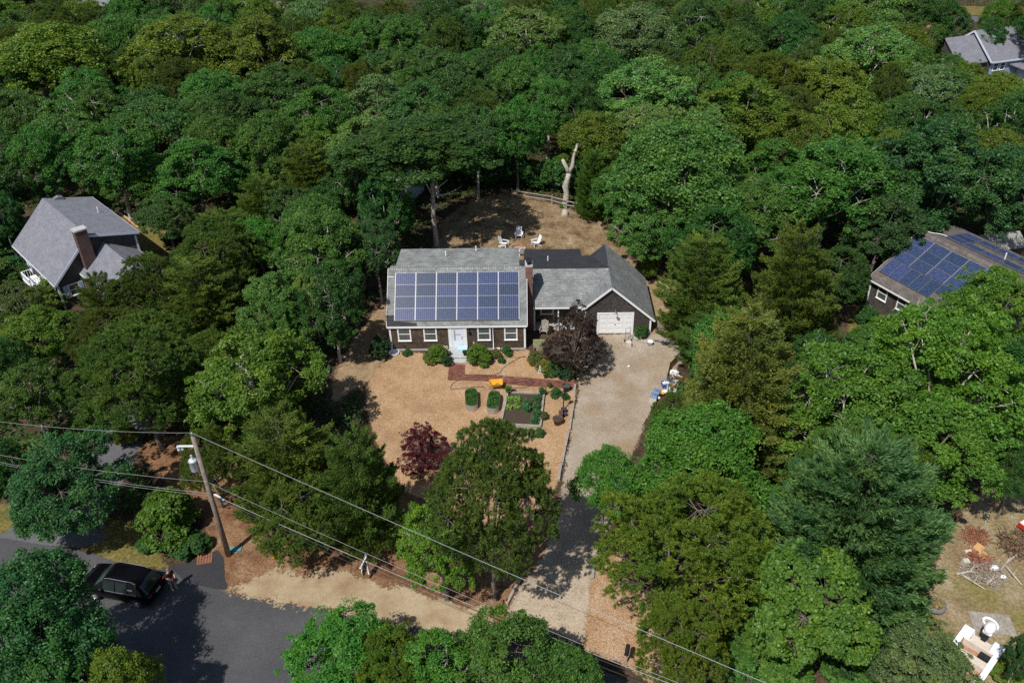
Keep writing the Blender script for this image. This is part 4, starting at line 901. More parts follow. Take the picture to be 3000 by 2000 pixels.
(-16.21,70.11,3.36,10.69,'oak','yl2','golden oak tucked left of the dark olive pine at the top left of the centre'),
(-57.22,50.68,4.38,9.58,'oak','md','green oak tucked left of the big glossy yellow green oak at the far left edge'),
(-14.95,-12.07,4.46,9.63,'pine','ol2','dark olive pine tucked right of the dark pine over the shaded left driveway'),
(40.14,-5.58,2.61,6.64,'oak','dk','dark oak tucked left of the oak at the right edge before the blue panels'),
(-37.11,74.52,4.02,10.69,'oak','md','green oak tucked in front of the dark oak between the two far roofs at the'),
(79.23,71.55,2.38,7.65,'oak','dk','dark oak tucked in front of the bright oak at the top right corner behind the'),
(24.03,73.82,3.26,10.98,'pine','ol2','dark olive pine tucked in front of the mixed yellow oak at the top right of'),
(-53.70,44.07,4.48,8.55,'oak','dk','dark oak tucked behind the dull olive oak on the left edge above the fence'),
(-6.44,-12.45,4.51,9.11,'oak','yl2','golden oak tucked behind the olive pine at the left of the front yard'),
(-1.93,56.55,4.48,9.16,'oak','md2','dull green oak tucked right of the mid green oak between the olive pines and the'),
(37.00,4.05,2.69,6.68,'oak','dk',"dark oak tucked left of the dark oak touching the right house's roof"),
(32.18,-8.43,2.60,6.39,'oak','dk','dark oak tucked in front of the tall pine left of the right house'),
(28.84,74.36,4.18,9.60,'oak','md2','dull green oak tucked left of the dark pine at the top right of the centre'),
(-71.63,84.37,4.44,10.24,'oak','yl2','golden oak tucked left of the dark green oak filling the upper left corner of the'),
(-3.15,83.40,4.06,10.41,'oak','dk','dark oak tucked left of the dull green oak cut by the top edge left of'),
(-41.79,70.97,4.56,9.96,'oak','md','green oak tucked behind the broad pale topped yellow oak left half of the twin crown'),
(-38.92,40.24,3.78,9.72,'oak','md','green oak tucked right of the green oak under the glossy yellow oak with pale specks'),
(-47.27,30.07,3.42,8.80,'oak','md2','dull green oak tucked left of the dull olive oak on the left edge above the'),
(-59.21,61.17,4.44,11.36,'pine','ol2','dark olive pine tucked in front of the greyish olive rounded oak near the left edge'),
(26.96,7.14,4.10,8.73,'oak','dk','dark oak tucked left of the green oak above the bushy pine by the garage'),
(41.65,39.34,4.38,8.33,'pine','ol2','dark olive pine tucked in front of the small grey olive oak near the lone far'),
(-6.39,6.22,4.09,9.37,'oak','md',"green oak tucked in front of the dark oak close behind the main house's left corner"),
(-67.35,91.05,3.82,10.91,'pine','ol2','dark olive pine tucked left of the yellow green round oak just below the grey roof'),
(20.15,56.63,4.40,9.25,'oak','md','green oak tucked behind the black shaded oak in the gap right of the pale gold'),
(42.68,67.20,4.15,11.12,'oak','dk','dark oak tucked right of the layered olive pine in a dark gap at the upper'),
(-22.47,70.64,3.86,10.08,'pine','ol2','dark olive pine tucked left of the pale silvery oak top left of centre in the'),
(-45.13,51.15,3.45,8.80,'pine','ol2','dark olive pine tucked behind the green oak under the glossy yellow oak with pale specks'),
(48.37,23.21,3.79,9.36,'oak','yl2',"golden oak tucked left of the big dark bluish oak above the right neighbour's house"),
(-29.45,77.78,3.36,11.07,'oak','yl2','golden oak tucked right of the olive yellow oak in front of the brown far roof'),
(-42.32,21.34,4.16,9.27,'oak','dk','dark oak tucked in front of the dull olive oak on the left edge above the'),
(23.15,79.74,3.75,9.58,'pine','ol2','dark olive pine tucked right of the yellowish oak cut by the top edge at the'),
(56.86,46.71,3.93,9.35,'oak','yl2','golden oak tucked in front of the golden green oak under the far brick chimney'),
(71.57,48.45,2.67,6.38,'oak','md','green oak tucked behind the yellow oak at the right edge below the far grey house'),
(86.70,74.27,4.39,10.29,'pine','ol2','dark olive pine tucked right of the bright oak at the top right corner behind the'),
(0.59,62.17,3.77,11.20,'pine','ol2','dark olive pine tucked in front of the deep green oak beneath the top centre olive'),
(54.32,36.43,3.33,8.32,'oak','md','green oak tucked left of the bluish oak behind the big dark oak on the right'),
(-52.70,62.23,4.46,10.98,'pine','ol2','dark olive pine tucked right of the big glossy yellow green oak at the far left'),
(-31.26,83.57,3.26,9.87,'pine','ol2','dark olive pine tucked behind the broad darker yellow oak right half of the twin crown'),
(-42.15,64.43,4.52,9.92,'oak','md','green oak tucked right of the mid green oak left of the broad yellow crowned oak'),
(62.48,45.63,4.43,8.48,'oak','md','green oak tucked in front of the green oak in front of the far grey house'),
(-8.20,57.90,3.74,8.33,'oak','md2','dull green oak tucked right of the green oak under the left dark olive pine'),
(61.61,53.88,3.78,8.67,'oak','md','green oak tucked right of the golden green oak under the far brick chimney'),
(-41.99,86.14,3.91,10.16,'oak','md2','dull green oak tucked right of the dark oak between the two far roofs at the'),
(-16.68,75.06,4.20,11.28,'pine','ol2','dark olive pine tucked right of the pale silvery oak top left of centre in the'),
(-13.31,81.08,2.73,8.44,'oak','md2','dull green oak tucked right of the dark olive pine at the top left of the'),
(25.87,21.76,4.21,8.55,'oak','yl2','golden oak tucked right of the bright leafy oak right of the bright green pine'),
(-71.56,73.96,3.23,10.45,'oak','md','green oak tucked left of the green oak under the glossy yellow oak with pale specks'),
(4.14,56.83,3.80,8.35,'oak','md2','dull green oak tucked in front of the frosted pale green oak near the top centre'),
(27.87,47.56,4.40,9.65,'pine','ol2','dark olive pine tucked behind the large bright oak right of the forked dead trunk'),
(29.22,54.98,3.33,9.24,'oak','dk','dark oak tucked right of the thin pale oak with bare grey limbs showing through'),
(-35.03,43.71,3.75,8.38,'oak','dk',"dark oak tucked behind the wide oak straight above the left neighbour's roof"),
(35.78,69.02,4.45,11.29,'oak','dk','dark oak tucked in front of the mid green oak on the top edge right of'),
(11.66,76.71,3.82,10.15,'pine','ol2','dark olive pine tucked right of the olive pine close to the top centre of the'),
(-36.94,80.26,3.36,10.92,'oak','md','green oak tucked left of the olive yellow oak in front of the brown far roof'),
(-39.49,27.15,3.80,9.76,'oak','md','green oak tucked right of the dull olive oak on the left edge above the fence'),
(54.99,76.20,3.95,10.15,'oak','dk','dark oak tucked right of the dark oak near the top edge left of the far'),
(26.26,-9.40,3.56,9.08,'oak','md','green oak tucked right of the pine standing between the garage and the cedar'),
(44.23,-12.83,3.65,8.37,'oak','dk','dark oak tucked in front of the oak at the right edge before the blue panels'),
(18.09,30.29,4.16,9.00,'oak','yl2','golden oak tucked right of the small dark oak above the split rail fence'),
(-17.34,50.86,4.16,8.78,'pine','ol2','dark olive pine tucked left of the green oak below the pale silvery oak in the'),
(6.07,36.89,3.36,9.45,'pine','ol2','dark olive pine tucked in front of the dark oak left of the shaded gap in'),
(-11.20,31.61,3.62,8.61,'oak','yl2','golden oak tucked right of the bushy green oak left of the small pine in the'),
(18.52,65.33,3.35,11.21,'oak','dk','dark oak tucked in front of the small dark oak behind the pale gold oak'),
(-27.56,40.52,3.29,8.41,'oak','md','green oak tucked behind the shadowy oak right of the wide oak above the left roof'),
(69.43,70.15,2.82,8.04,'oak','md','green oak tucked in front of the oak on the top edge shading the far street'),
(30.86,-22.05,3.97,8.90,'pine','ol2','dark olive pine tucked in front of the large green oak left of the yellow green'),
(-34.10,67.41,3.44,10.54,'oak','dk','dark oak tucked left of the broad darker yellow oak right half of the twin crown'),
(8.04,71.10,3.89,11.09,'oak','md','green oak tucked right of the frosted pale green oak near the top centre'),
(-9.60,78.21,2.62,8.34,'oak','md2','dull green oak tucked left of the olive pine second from left along the top of'),
(-15.36,6.45,3.84,8.59,'pine','ol2','dark olive pine tucked left of the mid olive pine right of the left house'),
(44.13,19.69,3.60,9.15,'oak','md','green oak tucked in front of the golden oak to the right of the very wide'),
(-33.31,51.05,3.70,9.62,'pine','ol2','dark olive pine tucked in front of the broad pale topped yellow oak left half of'),
(-24.39,87.06,4.55,11.18,'pine','ol2','dark olive pine tucked behind the pale silvery oak top left of centre in the far'),
(-65.48,64.79,3.77,11.50,'oak','md','green oak tucked in front of the dark green oak filling the upper left corner of'),
(-37.78,53.61,3.25,9.69,'oak','yl2','golden oak tucked left of the broad pale topped yellow oak left half of the twin'),
(-5.83,21.75,3.59,9.48,'oak','dk','dark oak tucked left of the bright oak above the small white shed'),
(12.72,56.72,3.52,8.85,'oak','md','green oak tucked in front of the pale gold green oak high in the middle of'),
(34.41,61.60,3.98,9.95,'oak','md','green oak tucked left of the layered olive pine in a dark gap at the upper'),
(-24.48,65.66,3.60,10.33,'pine','ol2','dark olive pine tucked right of the broad darker yellow oak right half of the twin'),
(-22.27,29.98,4.27,9.31,'oak','md','green oak tucked left of the shadowy oak right of the wide oak above the left'),
(70.50,75.90,4.13,10.52,'oak','dk','dark oak tucked left of the dark oak between the far chimney and the far street'),
(-11.47,71.82,3.87,9.72,'oak','md','green oak tucked behind the green oak under the left dark olive pine'),
(-60.99,55.26,3.91,9.17,'oak','md','green oak tucked left of the fresh green oak above the stockade fence'),
(-59.76,73.70,4.29,11.44,'pine','ol2','dark olive pine tucked behind the big glossy yellow green oak at the far left edge'),
(84.88,68.78,3.90,10.83,'oak','dk','dark oak tucked right of the dark oak between the far chimney and the far street'),
(-8.15,11.90,3.24,8.40,'oak','md','green oak tucked behind the dark oak between two olive pines left of the main house'),
(67.66,33.66,4.56,9.51,'oak','md','green oak tucked right of the yellow oak at the right edge below the far grey'),
(36.69,-8.64,2.25,6.47,'oak','md','green oak tucked behind the large yellow green oak in front of the right house'),
(-81.52,92.77,4.57,10.80,'oak','md','green oak tucked left of the mid green oak left of the broad yellow crowned oak'),
(-3.40,44.90,3.76,9.71,'oak','md','green oak tucked behind the green oak above the silvery oak with grey twigs'),
(-77.94,86.38,3.44,10.60,'pine','ol2','dark olive pine tucked behind the fresh green oak above the stockade fence'),
(58.69,18.68,4.55,8.35,'oak','md','green oak tucked right of the dark olive oak at the right edge above the shed'),
]

for i,(x,y,a,H_,kd,cl_,lab) in enumerate(TREES): place_tree(x,y,a,H_,kd,cl_,lab,i,group='woodland trees' if y>30 else None)
UNDER=[(945,442),(985,430),(1028,426),(1082,430),(1132,433),(1182,437),(1225,444),(1275,452),(1340,468),(1398,484),(1440,508),(1475,545)]
for i,(px,py) in enumerate(UNDER):
    p=V(px,py);shrub('understory_bush','understory bush along the wood edge behind the yard, %s from the left'%('first second third fourth fifth sixth seventh eighth ninth tenth eleventh twelfth'.split()[i]),'bush',(p.x,p.y+1.5,0),1.9,2.0+.5*(i%3),LEAF[('dk','md2','dkb')[i%3]],i,group='bushes along the wood edge')
for k,(px,py,a_,h_,cl_,lab) in enumerate([(1765,1120,1.6,1.8,'br3','green bush left of the dry grass path, nearest its foot'),(1795,1190,1.7,1.9,'md','green bush between the bright oak and the big bluish pine'),(1765,1255,1.6,2.0,'br','green bush under the left flank of the big bluish pine'),
 (1800,1290,1.5,1.6,'md','low bush squeezed between yellow green pine and bluish pine'),(1745,1330,1.6,1.8,'br3','bush above the bright broad leaved tree'),(1730,1490,1.6,2.0,'br','bush left of the bright broad leaved tree'),(1700,1555,1.4,1.6,'md','bush on the bottom edge left of the broad leaved tree'),(1800,1560,1.6,1.7,'br3','bush on the bottom edge under the broad leaved tree'),
 (1950,1555,1.5,1.6,'md','bush on the bottom edge left of the grey green oak'),(2330,1560,1.4,1.6,'yl3','bush on the bottom edge right of the boat'),(1560,1010,1.3,1.6,'md','bush under the left side of the bright green oak'),(1958,688,1.2,1.6,'dk','dark bush between the tall pine and the right house'),(1985,790,1.5,1.6,'md','green bush in front of the right house below its first window'),(590,1180,1.3,1.2,'ol2','scrubby olive bush under the pines by the pole'),(250,860,2.,2.2,'dk','bush in the dark behind the left driveway'),(12,590,2.2,2.6,'dk','dark bush added as shade on the left edge beside the left house'),(42,636,1.6,1.9,'dkb','dark bush added as shade below the left house deck'),(8,650,2.,2.2,'ol2','olive bush added as shade on the left edge below the deck'),(22,455,2.4,3.,'dk','dark bush under the stockade fence on the left edge'),(130,700,2.,2.4,'yl2','bush below the left house front'),(60,800,2.2,2.6,'ol2','bush at the left edge below the house')]): p=V(px,py);shrub('bush',lab,'bush',p,a_,h_/1.5,LEAF[cl_],k)  # bushes beside the left house and below its deck are added as shade
shrub('plum_tree','dark purple leaved plum tree between the front door side and the driveway','tree',V(1316,852),1.0,1.0,PLUM,1,SMALL)
shrub('red_maple','deep red Japanese maple left of the big dense front pine','tree',V(972,1078),.72,.62,RED,2,SMALL)
SB=leafmat('shrub_bright',(.05,.125,.012),(.13,.25,.03));SG=leafmat('shrub_green',(.025,.08,.018),(.06,.15,.035));SD=leafmat('shrub_dark',(.015,.045,.018),(.04,.09,.035));SO=leafmat('shrub_olive',(.06,.085,.02),(.14,.16,.05));SY=leafmat('shrub_yellow',(.12,.15,.015),(.26,.26,.04))
for k,(px,py,s_,h_,mt,lab) in enumerate([
 (1000,832,.95,.95,SB,'bright green shrub left of the stoop with pale blossom'),(1099,833,1.05,1.0,SB,'bright green shrub right of the stoop'),
 (1026,838,.5,.55,SD,'dark low shrub against the left side of the stoop'),(876,818,1.05,1.25,SD,'dark leafy rhododendron at the left corner of the house'),
 (936,815,.42,.35,SG,'small mound of green between rhododendron and left bright shrub'),(1140,822,.45,.5,SO,'olive shrub right of the right bright shrub'),
 (1166,815,.5,.5,SG,'small green shrub under the right front window'),(1152,833,.35,.3,SG,'tiny bluish shrub by the green hose'),
 (1232,840,.7,.8,SO,'yellowish shrub left of the plum tree'),(1248,852,.7,.7,SY,'yellow flowering plant below the plum tree'),(1268,857,.75,.6,SG,'green perennials at the foot of the plum tree'),
 (1296,865,.75,.5,SD,'dark perennials with white flowers by the brick walk end'),(1325,862,.6,.45,SG,'green clump where the brick walk meets the driveway'),
 (1473,775,.62,.75,SG,'round green bush by the right end of the garage'),(1489,640,1.1,1.6,SB,'bright green shrub behind the right eave of the garage'),
 (1276,910,.5,.4,SG,'leafy hosta clump right of the raised bed'),(1297,916,.35,.35,SG,'small hosta beside the lamp post'),(1262,890,.25,.3,SO,'small tuft above the hosta clump'),
 (1248,960,.4,.4,SO,'straggly weeds along the raised bed outer side'),(1240,1000,.4,.35,SG,'weeds at the lower right of the raised bed'),
 (1345,497,.45,.45,SG,'low green plant around the pale garden rock'),(1290,478,.25,.25,SB,'bright tuft beside the split rail fence'),
 (295,1020,1.0,1.1,SY,'yellow lime shrub on the pine straw left of the pole'),(2075,1400,.8,.7,SB,'lime green bush right of the low bluish pine'),
 (2100,1418,.5,.5,SG,'dark green strappy clump beside the tyre'),(2310,1530,.9,.7,SY,'yellow green bush below the boat'),
 (1545,1560,.4,.4,SY,'lime tuft beside the green mailbox'),(1985,740,1.1,1.1,SG,'pale green bush at the corner of the right house'),(2010,760,.8,.7,SB,'vine bush under the right house windows'),
 (398,558,1.0,.8,SD,'dark rounded bush by the lumber pile'),(398,1232,2.15,1.95,LEAF['br'],'big leafy bright green bush between the black car and the pole'),(458,1262,.8,.7,SG,'low green bush left of the storm drain'),(420,1278,.8,.6,SG,'ground hugging bush along the road edge'),(335,1262,.7,.6,SG,'bush behind the black car'),
(1590,720,1.2,1.5,SG,'bush with red flowers between the garage and the cedar'),(1838,865,1.3,1.5,RED,'dark red bush right of the olive cedar')]):
    shrub('shrub',lab,'shrub',V(px,py),s_,h_,mt,k)

# undergrowth of the woods: one mass of low leaves, outside every clearing
def undergrowth():
    rg=np.random.default_rng(7);n=330000
    Y=-28+170*rg.random(n)**1.35;X=12+(rg.random(n)-.5)*(95+1.0*(Y+28));
    ok=np.ones(n,bool)
    for A,pad in CLEAR:
        ins=np.zeros(n,bool);d=np.full(n,1e9)
        for i in range(len(A)):
            a=A[i-1];b=A[i];e=b-a;t=np.clip(((X-a[0])*e[0]+(Y-a[1])*e[1])/(e@e+1e-9),0,1);d=np.minimum(d,np.hypot(X-a[0]-t*e[0],Y-a[1]-t*e[1]))
            if a[1]!=b[1]: ins^=((a[1]>Y)!=(b[1]>Y))&(X<(b[0]-a[0])*(Y-a[1])/(b[1]-a[1])+a[0])
        ok&=~(ins|(d<pad))
    h=.5+.5*np.sin(X*.9+1.3*np.sin(Y*.7))*np.sin(Y*.8+1.1*np.sin(X*.6));ok&=(h>.22)
    X,Y,h=X[ok],Y[ok],h[ok];n=len(X);Z=.05+rg.random(n)*(.15+1.0*h**2)
    nn=unit(np.array([0,0,.8])+rg.normal(size=(n,3))*.5);t=unit(np.cross(nn,rg.normal(size=(n,3))));L=rg.uniform(.2,.42,n)
    me=leaves_mesh('undergrowth',np.column_stack([X,Y,Z]),nn,t,L,L*.6,h,rg);me.materials.append(LEAF['dk']);o=bpy.data.objects.new('undergrowth',me);COL.objects.link(o);o['kind']='stuff';o['label']='low green undergrowth covering the floor of the woods'
for (c_,r_,hx,hy) in (((5.6,4),0,7.2,5.5),((14,6),0,9,7)): CLEAR.append((np.array([(c_[0]-hx,c_[1]-hy),(c_[0]+hx,c_[1]-hy),(c_[0]+hx,c_[1]+hy),(c_[0]-hx,c_[1]+hy)],float),.3))
for o_,a_,(x0,x1,y0,y1) in (((-27.96,9.65),134.6,(-7,11.5,-5,4.8)),((45.66,9.5),-61,(-.5,12,-9,5)),((55.6,14.1),12,(-2.2,2.2,-1.8,1.8))):
    ca,sa=math.cos(R_(a_)),math.sin(R_(a_));CLEAR.append((np.array([(o_[0]+x*ca-y*sa,o_[1]+x*sa+y*ca) for x,y in ((x0,y0),(x1,y0),(x1,y1),(x0,y1))]),.3))
undergrowth()
# ---------------------------------------------------------------- yard things
shrub('shrub','white blossoming plant between the left bright shrub and the stoop','shrub',V(1021,812),.4,.45,FLOW,2)
GREENP=plain('green_pot',(.02,.09,.07),.4);BLUEP=plain('cobalt_glaze',(.012,.02,.10),.15,spec=.6);BROWNP=plain('brown_resin',(.11,.065,.04),.6)
EARTH=plain('potting_soil',(.06,.042,.03),.95,scale=20,var=.5)
WHITEP=plain('white_plastic',(.8,.8,.82),.35,var=.05);YEL=plain('yellow_plastic',(.75,.36,.03),.45,var=.08);BLK=plain('black_plastic',(.02,.02,.022),.5)
WOODN=plain('new_lumber',(.55,.38,.2),.75,var=.2,scale=6);BLUEC=plain('blue_plastic',(.05,.13,.36),.4);RUST=plain('rusty_iron',(.28,.12,.07),.8);STONE=plain('stone',(.38,.36,.33),.9,var=.4,scale=6)
REDM=plain('maroon_canvas',(.24,.022,.045),.8,var=.2);TAN_=plain('tan_board',(.42,.30,.19),.8,var=.2)
# adirondack chairs
def adirondack(label,loc,rz,mat,group=None):
    t=thing('adirondack_chair',label,'chair',tuple(loc),rz,group)   # faces local -y
    m=MB()
    for k in range(5):
        x=-.22+.11*k;h=.78+.10*(1-abs(k-2)/2)
        m.beam((x,.22,.30),(x*1.15,.22+h*.36,.30+h*.9),.1,.022)
    m.build('backrest',mat,t)
    m=MB()
    for k in range(6): m.cbox((0,-.32+.1*k,.40-.025*k),(.54,.09,.022),rx=-.2)
    m.build('seat',mat,t)
    for s in(-1,1):
        m=MB();m.cbox((s*.36,-.08,.56),(.13,.72,.025));m.build('armrest',mat,t)
        m=MB();m.cbox((s*.31,-.36,.28),(.03,.1,.56));m.build('leg',mat,t)
        m=MB();m.beam((s*.28,-.40,.36),(s*.28,.45,.04),.025,.13);m.build('leg',mat,t)
    return t
def face(loc,tgt): d=Vector(tgt)-Vector(loc);return math.atan2(d.y,d.x)+math.pi/2
fp_=V(1190,573)
fr=thing('fire_ring','round orange brick fire ring full of ash on the dry back yard','fire pit',tuple(fp_))
m=MB()
for k in range(18):
    a=2*math.pi*k/18;m.cbox((.72*math.cos(a),.72*math.sin(a),.1),(.12,.235,.2),rz=a)
m.build('ring',plain('orange_brick',(.38,.17,.10),.85,var=.3),fr)
m=MB();m.lathe([(.0,.07),(.3,.06),(.66,.02)],16);m.build('ash',plain('ash',(.36,.32,.29),.95,var=.35,scale=8),fr)
for lab,px,py,rz in (('white adirondack chair standing upright behind the fire ring',1192,546,None),('white adirondack chair left of the fire ring turned sideways',1157,566,None),('white adirondack chair right of the fire ring turned sideways',1232,564,None),('white adirondack chair seen from behind just over the dormer roof',1198,586,None)):
    l=V(px,py);adirondack(lab,l,face(l,fp_),WHITEP,'adirondack chairs round the fire ring')
l=Vector((12.75,2.35,0));adirondack('weathered grey adirondack chair in the porch shade beside the plum tree',l,R_(-10),TIMBER)
# split rail fence
a_=[V(1176,455),V(1268,470),V(1301,480),V(1345,490),V(1392,502)]
f=thing('split_rail_fence','pale split rail fence at the back of the yard by the dead tree','fence',tuple(a_[0]))
for i,p in enumerate(a_):
    q=p-a_[0];m=MB();m.cyl(q,q+Vector((0,0,1.15)),.08,.07,7);m.build('post',TIMBER,f)
    if i:
        for z in (.45,.9): 
            m=MB();m.tube([a_[i-1]-a_[0]+Vector((0,.02*i,z)),q+Vector((0,.02*i,z+.05))],.055,6);m.build('rail',TIMBER,f)
b_=V(1345,497);m=MB();m.ball((0,0,.28),(.5,.36,.42),10,jit=.18,seed=4);tag(m.build('garden_rock',STONE,loc=tuple(b_)),'pale grey garden rock standing by the split rail fence','rock')
l=V(1297,487);m=MB();m.tube([(0,0,-.2),(0,0,.25),(.02,0,.6)],[.55,.34,.27],12);o=m.build('tree_stump',BARKG,smooth=True,loc=(l.x,l.y-.7,0));tag(o,'knobbly grey stump in front of the pale dead trunk','stump')
# pale forked dead trunk
t=thing('dead_tree','pale grey forked dead trunk rising behind the split rail fence','tree',tuple(V(1298,474)))
m=MB();m.tube([(0,0,-.3),(.05,0,.5),(.15,.1,1.6),(.0,.1,2.3),(.25,.2,3.2),(.35,.2,3.8)],[.5,.36,.31,.36,.28,.27],10);m.build('trunk',BARKG,t,True)
for pts in ([(.35,.2,3.7),(.1,.25,4.4),(-.35,.3,5.3)],[(.35,.2,3.7),(.75,.3,4.6),(.85,.35,5.6),(1.25,.4,7.0)]):
    m=MB();m.tube(pts,[.25,.22,.17,.12][:len(pts)],8);m.build('limb',BARKG,t,True)
t=thing('oak_tree','oak with a tall bare grey trunk behind the house dormer','tree',tuple(V(1003,566)))
m=MB();m.tube([(0,0,-.3),(0,0,.5),(-.1,0,3.2),(.05,0,6),(-.15,.1,9.5)],[.38,.26,.22,.18,.1],9)
for q in ((1.6,0,7.2),(-1.7,.3,8),(.6,-.6,8.6),(2.4,-.3,6.3)): m.tube([(.02,0,5.6),(q[0]*.5,q[1]*.5,q[2]-.6),q],[.12,.08,.03],6)
m.build('trunk',BARKG,t,True)
me=OAKS[1][0];o=bpy.data.objects.new('crown',me);COL.objects.link(o);o.parent=t;o.scale=(1.5,1.4,.6);o.location=(-.9,.3,5.6);o.material_slots[0].link='OBJECT';o.material_slots[0].material=LEAF['dk']
# wheelbarrow
t=thing('wheelbarrow','yellow tray wheelbarrow standing on wood chips below the brick walk','wheelbarrow',tuple(V(1140,893)),R_(3))
m=MB()
top=[(-.52,-.33),(.5,-.36),(.5,.36),(-.52,.33)];bot=[(-.3,-.2),(.28,-.2),(.28,.2),(-.3,.2)]
for o_ in (0,.02):
    vs=[(x*(1-o_*2),y*(1-o_*2),.68) for x,y in top]+[(x*(1-o_),y*(1-o_),.36+o_) for x,y in bot]
    m.add(vs,[(4,5,6,7)]+[(i,(i+1)%4,4+(i+1)%4,4+i) for i in range(4)])
for i in range(4):
    p=top[i];q=top[(i+1)%4];m.tube([(p[0],p[1],.68),(q[0],q[1],.68)],.025,6)
m.build('tray',YEL,t)
m=MB();m.cbox((.05,0,.40),(.3,.2,.05));m.ball((.1,.05,.42),(.18,.12,.06),8,jit=.3);m.build('clippings',plain('clippings',(.10,.14,.04),.9,var=.5,scale=15),t)
m=MB();m.tube([(.62,-.05,.2),(.62,.05,.2)],.2,16);m.build('wheel',BLK,t)
for s in(-1,1):
    m=MB();m.tube([(.68,s*.08,.2),(.2,s*.17,.34),(-.5,s*.25,.46),(-.95,s*.28,.5)],.02,6);m.build('handle',WOODN,t)
    m=MB();m.tube([(-.15,s*.2,.38),(-.3,s*.24,.0),(-.45,s*.23,.42)],.015,5);m.build('leg',BLK,t)
# galvanised stock tanks with greens
GRE=leafmat('greens',(.025,.09,.015),(.06,.19,.035));LET=leafmat('lettuce',(.10,.22,.03),(.22,.38,.08));TOM=leafmat('tomato_leaf',(.03,.10,.03),(.07,.19,.07))
def flat_leaves(name,seed,poly_fn,n,z0,h,L,asp=.5,up=.8):
    rg=np.random.default_rng(seed);q=poly_fn(rg,n);n=len(q);pos=np.column_stack([q,z0+h*rg.random(n)**1.2]);nn=unit(np.array([0,0,up])+rg.normal(size=pos.shape)*.5);t=unit(np.cross(nn,rg.normal(size=pos.shape)));Ls=rg.uniform(*L,n)
    cl=np.floor(pos[:,0]*4+7*np.floor(pos[:,1]*4))%11/11
    return leaves_mesh(name,pos,nn,t,Ls,Ls*asp,cl,rg)
def tank(label,loc,rz,seed):
    t=thing('stock_tank_planter',label,'planter',tuple(loc),rz,'galvanised planters')
    n=28;out=[]
    for k in range(n):
        a=2*math.pi*k/n;out.append((.46*math.cos(a),.46*math.sin(a)+(.62 if math.sin(a)>0 else -.62)))
    m=MB();rs=[1.0,1.02,1.0,1.02,1.0,1.02,1.0]
    rings=[(out,.09*i,rs[i]) for i in range(7)]
    vs=[(x*s,y*s,z) for o,z,s in rings for x,y in o];fs=[(i*n+k,i*n+(k+1)%n,(i+1)*n+(k+1)%n,(i+1)*n+k) for i in range(6) for k in range(n)]
    m.add(vs,fs);m.tube([(x,y,.55) for x,y in out+[out[0]]],.02,6,cap=False);m.build('tank',ALU,t)
    m=MB();m.prism([(x*.97,y*.97) for x,y in out],.05,.47);m.build('soil',EARTH,t)
    def pf(rg,k):
        q=rg.uniform(-1,1,size=(k*2,2))*np.array([.46,1.08]);return q[np.hypot(q[:,0],np.maximum(np.abs(q[:,1])-.62,0))<.45][:k]
    me=flat_leaves('greens',seed,pf,2600,.46,.22,(.07,.14));me.materials.append(GRE);o=bpy.data.objects.new('greens',me);COL.objects.link(o);o.parent=t
tank('left galvanised oval planter packed with dark greens',V(1083,925),R_(4),1)
tank('right galvanised oval planter packed with greens and a shiny rim',V(1134,931),R_(-4),2)
# timber raised bed
c0,c1,c2,c3=V(1166,905),V(1249,908),V(1241,983),V(1150,978)
bx=thing('raised_bed','square timber raised bed of dark soil with lettuces','garden bed',tuple(c0))
q=[c-c0 for c in (c0,c1,c2,c3)]
for i in range(4):
    m=MB();m.beam(q[i]+Vector((0,0,.12)),q[(i+1)%4]+Vector((0,0,.12+.003*i)),.16,.26);m.build('timber',TIMBER,bx)
m=MB();m.prism([(v.x,v.y) for v in q][::-1],.0,.14);m.build('soil',EARTH,bx)
def plantlet(name,lab,loc,r,h,n,mat,L,seed,cat='plant',group=None,asp=.6,up=.8):
    def pf(rg,k):
        a=rg.uniform(0,6.28,k);rr=r*np.sqrt(rg.random(k));return np.column_stack([rr*np.cos(a),rr*np.sin(a)])
    me=flat_leaves(name,seed,pf,n,.02,h,L,asp,up);me.materials.append(mat);o=bpy.data.objects.new(name,me);COL.objects.link(o);o.location=tuple(loc);return tag(o,lab,cat,group)
def bedpt(u,v): p=c0.lerp(c1,u).lerp(c3.lerp(c2,u),v);p.z=.14;return p
for k,(u,v,lab) in enumerate(((.1,.22,'back left'),(.31,.23,'back right'),(.12,.48,'front left'),(.33,.46,'front right'))):
    plantlet('lettuce_plant','pale green lettuce head, %s of the four in the raised bed'%lab,bedpt(u,v),.26,.22,130,LET,(.12,.24),k,'lettuce','lettuces in the raised bed',.8)
for k,(u,v,lab) in enumerate(((.58,.38,'left of the pair in mid bed'),(.6,.55,'just below the middle of the bed'),(.85,.22,'in the back right corner of the bed'),(.86,.45,'along the right timber halfway'),(.88,.68,'along the right timber near the front'),(.85,.88,'in the front right corner of the bed'))):
    plantlet('tomato_plant','bushy tomato like plant %s'%lab,bedpt(u,v),.34,.5,330,TOM,(.08,.17),20+k,'plant','bushy plants in the raised bed',.5,.5)
